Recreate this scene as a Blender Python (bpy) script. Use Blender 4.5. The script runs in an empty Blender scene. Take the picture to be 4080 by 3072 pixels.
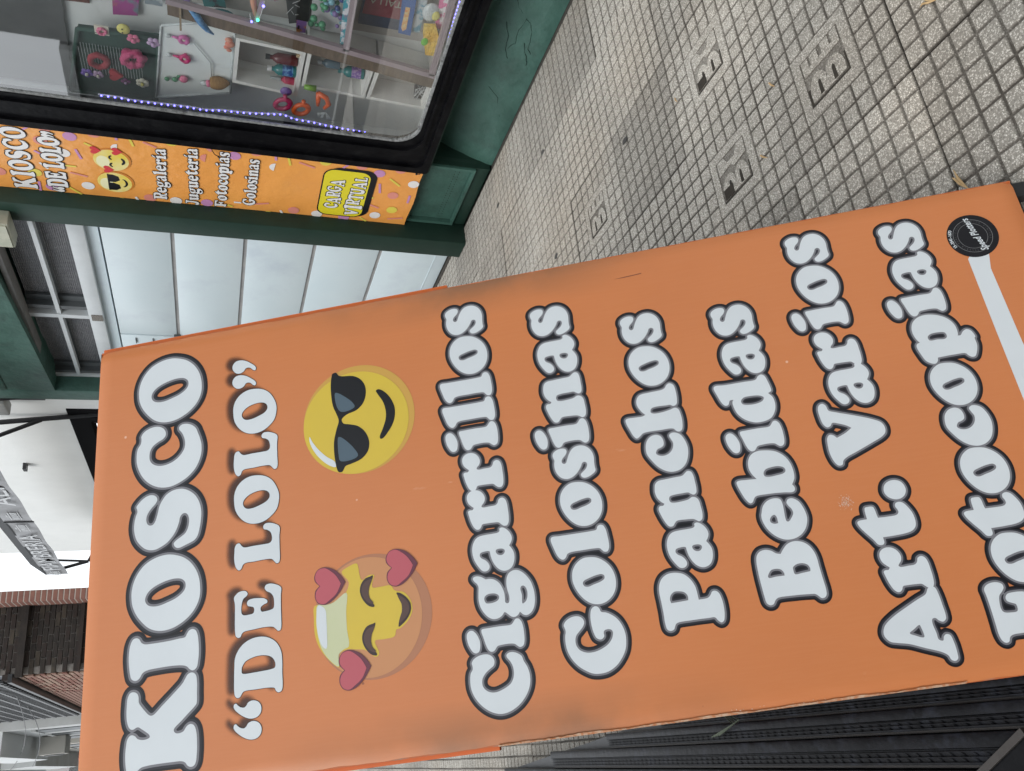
import bpy, bmesh, math, random
import numpy as np
from mathutils import Vector, Matrix
from mathutils.geometry import tessellate_polygon
random.seed(7)
S = bpy.context.scene
COL = S.collection
PI = math.pi

# ------------------------------------------------------------------ camera
CH = 1.358
cam_d = bpy.data.cameras.new('camera'); cam = bpy.data.objects.new('camera', cam_d); COL.objects.link(cam)
S.camera = cam
_y, _p, _r = 0.42083315, 0.34341452, 0.03012501          # heading, downward pitch, roll
fwd = Vector((math.sin(_y)*math.cos(_p), math.cos(_y)*math.cos(_p), -math.sin(_p)))
rgt = Vector((math.cos(_y), -math.sin(_y), 0)); upv = rgt.cross(fwd)
r2 = rgt*math.cos(_r)+upv*math.sin(_r); u2 = upv*math.cos(_r)-rgt*math.sin(_r)
# the phone was held on its side: picture right = down, picture up = right
ax, ay, az = -u2, r2, -fwd
cam.matrix_world = Matrix(((ax.x, ay.x, az.x, 0), (ax.y, ay.y, az.y, 0), (ax.z, ay.z, az.z, CH), (0, 0, 0, 1)))
cam_d.sensor_fit = 'HORIZONTAL'; cam_d.sensor_width = 36.0; cam_d.lens = 36*3278.5/4080
cam_d.clip_start = 0.02; cam_d.clip_end = 600

# ------------------------------------------------------------------ world and sun (overcast)
SUN_EL, SUN_AZ = math.radians(50), math.radians(245)
W = bpy.data.worlds.new("World"); S.world = W; W.use_nodes = True
nt = W.node_tree; nt.nodes.clear()
sky = nt.nodes.new('ShaderNodeTexSky'); sky.sky_type = 'NISHITA'; sky.sun_disc = False
sky.sun_elevation = SUN_EL; sky.sun_rotation = SUN_AZ
sky.air_density = 1.0; sky.dust_density = 5.0; sky.ozone_density = 1.0
hs = nt.nodes.new('ShaderNodeHueSaturation'); hs.inputs['Saturation'].default_value = 0.32
bg = nt.nodes.new('ShaderNodeBackground'); bg.inputs['Strength'].default_value = 0.15
wo = nt.nodes.new('ShaderNodeOutputWorld')
nt.links.new(sky.outputs[0], hs.inputs['Color']); # an even layer of overcast cloud over the clear sky
cn = nt.nodes.new('ShaderNodeTexNoise'); cn.inputs['Scale'].default_value = 1.6; cn.inputs['Detail'].default_value = 5
ctc = nt.nodes.new('ShaderNodeTexCoord'); nt.links.new(ctc.outputs['Generated'], cn.inputs['Vector'])
cr_w = nt.nodes.new('ShaderNodeValToRGB'); cr_w.color_ramp.elements[0].position = .35; cr_w.color_ramp.elements[0].color = (6.1,6.5,6.9,1); cr_w.color_ramp.elements[1].position = .62; cr_w.color_ramp.elements[1].color = (7.8,8.1,8.4,1)
cmx = nt.nodes.new('ShaderNodeMix'); cmx.data_type = 'RGBA'; cmx.inputs['Factor'].default_value = .88
nt.links.new(cn.outputs['Fac'], cr_w.inputs['Fac']); nt.links.new(hs.outputs[0], cmx.inputs['A']); nt.links.new(cr_w.outputs[0], cmx.inputs['B'])
nt.links.new(cmx.outputs['Result'], bg.inputs['Color']); nt.links.new(bg.outputs[0], wo.inputs['Surface'])
sl = bpy.data.lights.new('sun', 'SUN'); sl.energy = 0.9; sl.angle = math.radians(30); sl.color = (1, 0.97, 0.93)
so = bpy.data.objects.new('sun', sl); COL.objects.link(so)
sd = Vector((math.sin(SUN_AZ)*math.cos(SUN_EL), math.cos(SUN_AZ)*math.cos(SUN_EL), math.sin(SUN_EL)))
so.rotation_euler = sd.to_track_quat('Z', 'Y').to_euler(); so.location = sd*30
S.view_settings.view_transform = 'Standard'; S.view_settings.look = 'None'
S.view_settings.exposure = 0.50; S.view_settings.gamma = 1.0; S.view_settings.use_curve_mapping = False
S.cycles.max_bounces = 7; S.cycles.diffuse_bounces = 3; S.cycles.glossy_bounces = 3; S.cycles.transparent_max_bounces = 10
S.cycles.use_denoising = True

# ------------------------------------------------------------------ helpers
ROOT = {}
def base_of(o):
    while o is not None and o.parent is not None: o = o.parent
    return ROOT.get(o.name, Vector((0, 0, 0))) if o is not None else Vector((0, 0, 0))
def props(o, label=None, cat=None, group=None, kind=None):
    if label: o['label'] = label
    if cat: o['category'] = cat
    if group: o['group'] = group
    if kind: o['kind'] = kind
    return o
def thing(name, label, cat, loc=(0, 0, 0), group=None):
    o = bpy.data.objects.new(name, None); COL.objects.link(o); o.location = loc; o.empty_display_size = .05
    ROOT[o.name] = Vector(loc); return props(o, label, cat, group)
class Geo:
    def __init__(s): s.v = []; s.f = []; s.mi = []
    def add(s, vs, fs, mi=0):
        b = len(s.v); s.v += [tuple(p) for p in vs]; s.f += [tuple(i+b for i in f) for f in fs]; s.mi += [mi]*len(fs); return s
    def box(s, lo, hi, mi=0, bev=0.0):
        x0, y0, z0 = lo; x1, y1, z1 = hi
        if x0 > x1: x0, x1 = x1, x0
        if y0 > y1: y0, y1 = y1, y0
        if z0 > z1: z0, z1 = z1, z0
        if bev <= 0:
            vs = [(x0,y0,z0),(x1,y0,z0),(x1,y1,z0),(x0,y1,z0),(x0,y0,z1),(x1,y0,z1),(x1,y1,z1),(x0,y1,z1)]
            return s.add(vs, [(0,3,2,1),(4,5,6,7),(0,1,5,4),(1,2,6,5),(2,3,7,6),(3,0,4,7)], mi)
        bm = bmesh.new(); bmesh.ops.create_cube(bm, size=1)
        for v in bm.verts: v.co = Vector(((x0+x1)/2+v.co.x*(x1-x0), (y0+y1)/2+v.co.y*(y1-y0), (z0+z1)/2+v.co.z*(z1-z0)))
        bev = min(bev, .49*min(x1-x0, y1-y0, z1-z0))
        bmesh.ops.bevel(bm, geom=bm.edges[:], offset=bev, segments=2, affect='EDGES', profile=.5)
        bm.verts.index_update(); vs = [v.co[:] for v in bm.verts]; fs = [[v.index for v in f.verts] for f in bm.faces]; bm.free()
        return s.add(vs, fs, mi)
    def tube(s, pts, r, n=8, mi=0, cap=True):
        pts = [Vector(p) for p in pts]; rs = r if isinstance(r, (list, tuple)) else [r]*len(pts)
        vs = []; fs = []
        for i, p in enumerate(pts):
            d = (pts[min(i+1, len(pts)-1)]-pts[max(i-1, 0)]).normalized()
            a = d.orthogonal().normalized() if i == 0 else (a - d*a.dot(d)).normalized()
            b = d.cross(a)
            for k in range(n): vs.append(p+(a*math.cos(2*PI*k/n)+b*math.sin(2*PI*k/n))*rs[i])
        for i in range(len(pts)-1):
            for k in range(n): fs.append((i*n+k, i*n+(k+1) % n, (i+1)*n+(k+1) % n, (i+1)*n+k))
        if cap: fs.append(tuple(range(n))[::-1]); fs.append(tuple((len(pts)-1)*n+k for k in range(n)))
        return s.add(vs, fs, mi)
    def prism(s, poly, o, a, b, h, mi=0):
        """extrude 2-D polygon (in axes a, b from origin o) by vector h"""
        o, a, b, h = map(Vector, (o, a, b, h)); n = len(poly)
        P0 = [o+a*p[0]+b*p[1] for p in poly]; P1 = [p+h for p in P0]
        tri = tessellate_polygon([[Vector((p[0], p[1], 0)) for p in poly]])
        fs = [tuple(t) for t in tri]+[tuple(i+n for i in t)[::-1] for t in tri]+[(i, (i+1) % n, n+(i+1) % n, n+i) for i in range(n)]
        return s.add(P0+P1, fs, mi)
    def sphere(s, c, r, n=8, m=6, sc=(1, 1, 1), mi=0):
        vs = [(c[0], c[1], c[2]+r*sc[2])]; fs = []
        for i in range(1, m):
            t = PI*i/m
            for k in range(n): vs.append((c[0]+r*sc[0]*math.sin(t)*math.cos(2*PI*k/n), c[1]+r*sc[1]*math.sin(t)*math.sin(2*PI*k/n), c[2]+r*sc[2]*math.cos(t)))
        vs.append((c[0], c[1], c[2]-r*sc[2])); L = len(vs)-1
        for k in range(n): fs.append((0, 1+k, 1+(k+1) % n)); fs.append((L, L-n+(k+1) % n, L-n+k))
        for i in range(m-2):
            for k in range(n): fs.append((1+i*n+k, 1+(i+1)*n+k, 1+(i+1)*n+(k+1) % n, 1+i*n+(k+1) % n))
        return s.add(vs, fs, mi)
    def torus(s, c, R, r, nx=(1, 0, 0), n=20, m=8, fz=0, mi=0, sx=1.0):
        N = Vector(nx).normalized(); a = N.orthogonal().normalized(); b = N.cross(a); vs = []; fs = []
        for i in range(n):
            t = 2*PI*i/n; d = a*math.cos(t)*sx+b*math.sin(t)
            for k in range(m):
                q = 2*PI*k/m; rr = r*(1+random.uniform(-fz, fz))
                vs.append(Vector(c)+d*(R+rr*math.cos(q))+N*rr*math.sin(q))
        for i in range(n):
            for k in range(m): fs.append((i*m+k, ((i+1) % n)*m+k, ((i+1) % n)*m+(k+1) % m, i*m+(k+1) % m))
        return s.add(vs, fs, mi)
    def lathe(s, c, prof, n=14, axis=(0, 0, 1), mi=0):
        A = Vector(axis).normalized(); a = A.orthogonal().normalized(); b = A.cross(a); vs = []; fs = []
        for (h, r) in prof:
            for k in range(n): vs.append(Vector(c)+A*h+(a*math.cos(2*PI*k/n)+b*math.sin(2*PI*k/n))*r)
        for i in range(len(prof)-1):
            for k in range(n): fs.append((i*n+k, i*n+(k+1) % n, (i+1)*n+(k+1) % n, (i+1)*n+k))
        fs.append(tuple(range(n))[::-1]); fs.append(tuple((len(prof)-1)*n+k for k in range(n)))
        return s.add(vs, fs, mi)
    def obj(s, name, mats, parent=None, smooth=False, recalc=True):
        if not isinstance(mats, (list, tuple)): mats = [mats]
        off = base_of(parent)
        me = bpy.data.meshes.new(name); me.from_pydata([Vector(p)-off for p in s.v], [], s.f)
        for m in mats: me.materials.append(m)
        me.polygons.foreach_set('material_index', s.mi)
        if recalc:
            bm = bmesh.new(); bm.from_mesh(me); bmesh.ops.recalc_face_normals(bm, faces=bm.faces); bm.to_mesh(me); bm.free()
        if smooth is True: me.polygons.foreach_set('use_smooth', [True]*len(me.polygons))
        me.update()
        o = bpy.data.objects.new(name, me); COL.objects.link(o)
        if smooth == 'auto':
            me.polygons.foreach_set('use_smooth', [True]*len(me.polygons)); me.set_sharp_from_angle(angle=math.radians(35))
        if parent is not None: o.parent = parent
        return o
def inst(me, name, loc, parent=None, rot=None, scale=None):
    o = bpy.data.objects.new(name, me); COL.objects.link(o); o.location = Vector(loc)-base_of(parent)
    if rot: o.rotation_euler = rot
    if scale: o.scale = scale
    if parent is not None: o.parent = parent
    return o

MC = {}
def mat(name, c, c2=None, scale=8.0, rough=.6, spec=.5, metal=0, bump=0, bscale=None, detail=4, c3=None, s3=1.5, coat=0, lo=.35, hi=.65, stretch=None, bd=.01, em=None, ems=0):
    """procedural paint: base colour, mottled by noise with c2, large stains c3, fine relief"""
    if name in MC: return MC[name]
    m = bpy.data.materials.new(name); m.use_nodes = True; t = m.node_tree; N = t.nodes; Lk = t.links
    b = N['Principled BSDF']; b.inputs['Roughness'].default_value = rough; b.inputs['Metallic'].default_value = metal
    b.inputs['Specular IOR Level'].default_value = spec; b.inputs['Coat Weight'].default_value = coat
    b.inputs['Base Color'].default_value = (*c, 1)
    if em: b.inputs['Emission Color'].default_value = (*em, 1); b.inputs['Emission Strength'].default_value = ems
    tc = N.new('ShaderNodeTexCoord'); mp = N.new('ShaderNodeMapping'); gp = N.new('ShaderNodeNewGeometry')
    Lk.new(gp.outputs['Position'], mp.inputs['Vector'])
    if stretch: mp.inputs['Scale'].default_value = stretch
    last = None
    if c2:
        n = N.new('ShaderNodeTexNoise'); n.inputs['Scale'].default_value = scale; n.inputs['Detail'].default_value = detail; n.inputs['Roughness'].default_value = .6
        Lk.new(mp.outputs[0], n.inputs['Vector'])
        r = N.new('ShaderNodeMapRange'); r.inputs['From Min'].default_value = lo; r.inputs['From Max'].default_value = hi; Lk.new(n.outputs['Fac'], r.inputs['Value'])
        x = N.new('ShaderNodeMix'); x.data_type = 'RGBA'; x.inputs['A'].default_value = (*c, 1); x.inputs['B'].default_value = (*c2, 1)
        Lk.new(r.outputs[0], x.inputs['Factor']); last = x.outputs['Result']
    if c3:
        n = N.new('ShaderNodeTexNoise'); n.inputs['Scale'].default_value = s3; n.inputs['Detail'].default_value = 6; n.inputs['Roughness'].default_value = .65
        Lk.new(mp.outputs[0], n.inputs['Vector'])
        r = N.new('ShaderNodeMapRange'); r.inputs['From Min'].default_value = .52; r.inputs['From Max'].default_value = .72; Lk.new(n.outputs['Fac'], r.inputs['Value'])
        x = N.new('ShaderNodeMix'); x.data_type = 'RGBA'; x.inputs['B'].default_value = (*c3, 1)
        if last is not None: Lk.new(last, x.inputs['A'])
        else: x.inputs['A'].default_value = (*c, 1)
        Lk.new(r.outputs[0], x.inputs['Factor']); last = x.outputs['Result']
    if last is not None: Lk.new(last, b.inputs['Base Color'])
    if bump:
        n = N.new('ShaderNodeTexNoise'); n.inputs['Scale'].default_value = bscale or scale*6; n.inputs['Detail'].default_value = 5
        Lk.new(mp.outputs[0], n.inputs['Vector'])
        q = N.new('ShaderNodeBump'); q.inputs['Strength'].default_value = bump; q.inputs['Distance'].default_value = bd
        Lk.new(n.outputs['Fac'], q.inputs['Height']); Lk.new(q.outputs[0], b.inputs['Normal'])
    MC[name] = m; return m

# ------------------------------------------------------------------ palette
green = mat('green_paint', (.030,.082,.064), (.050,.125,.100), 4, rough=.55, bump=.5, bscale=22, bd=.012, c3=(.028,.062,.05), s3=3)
green_dk = mat('dark_green_and_shade', (.011,.032,.023), (.016,.041,.030), 5, rough=.5, spec=.3, bump=.12, bscale=20)  # dark green, with the shade on the pillar's side put into it
green_in = mat('shaded_green_paint', (.010,.03,.022), (.016,.042,.03), 8, rough=.5)  # green with the shade of the gap behind the banner in its colour
blackm = mat('black_enamel', (.0035,.0035,.0045), (.006,.006,.007), 12, rough=.3, spec=.08, bump=.12, bscale=40, c3=(.012,.012,.013), s3=14)
blackp = mat('black_plastic', (.010,.010,.012), (.02,.021,.023), 30, rough=.42, bump=.25, bscale=120, bd=.002)
putty = mat('old_putty', (.18,.19,.19), (.35,.36,.36), 60, rough=.8, bump=.6, bscale=90, bd=.004, c3=(.05,.05,.05), s3=20)
white_door = mat('pale_blue_white_enamel', (.59,.69,.73), (.63,.72,.755), 2.2, rough=.28, spec=.5, bump=.03, bscale=5, c3=(.52,.60,.66), s3=2.2)
white_frame = mat('white_frame_enamel', (.62,.66,.68), (.56,.6,.62), 6, rough=.4)
galv = mat('grey_joint_metal', (.27,.27,.27), (.36,.35,.34), 9, rough=.5)
greyd = mat('dark_grey_metal', (.07,.08,.085), (.10,.11,.115), 10, rough=.45)
wallw = mat('white_render', (.86,.88,.87), (.82,.84,.83), 3, rough=.85, bump=.15, bscale=40)
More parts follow.
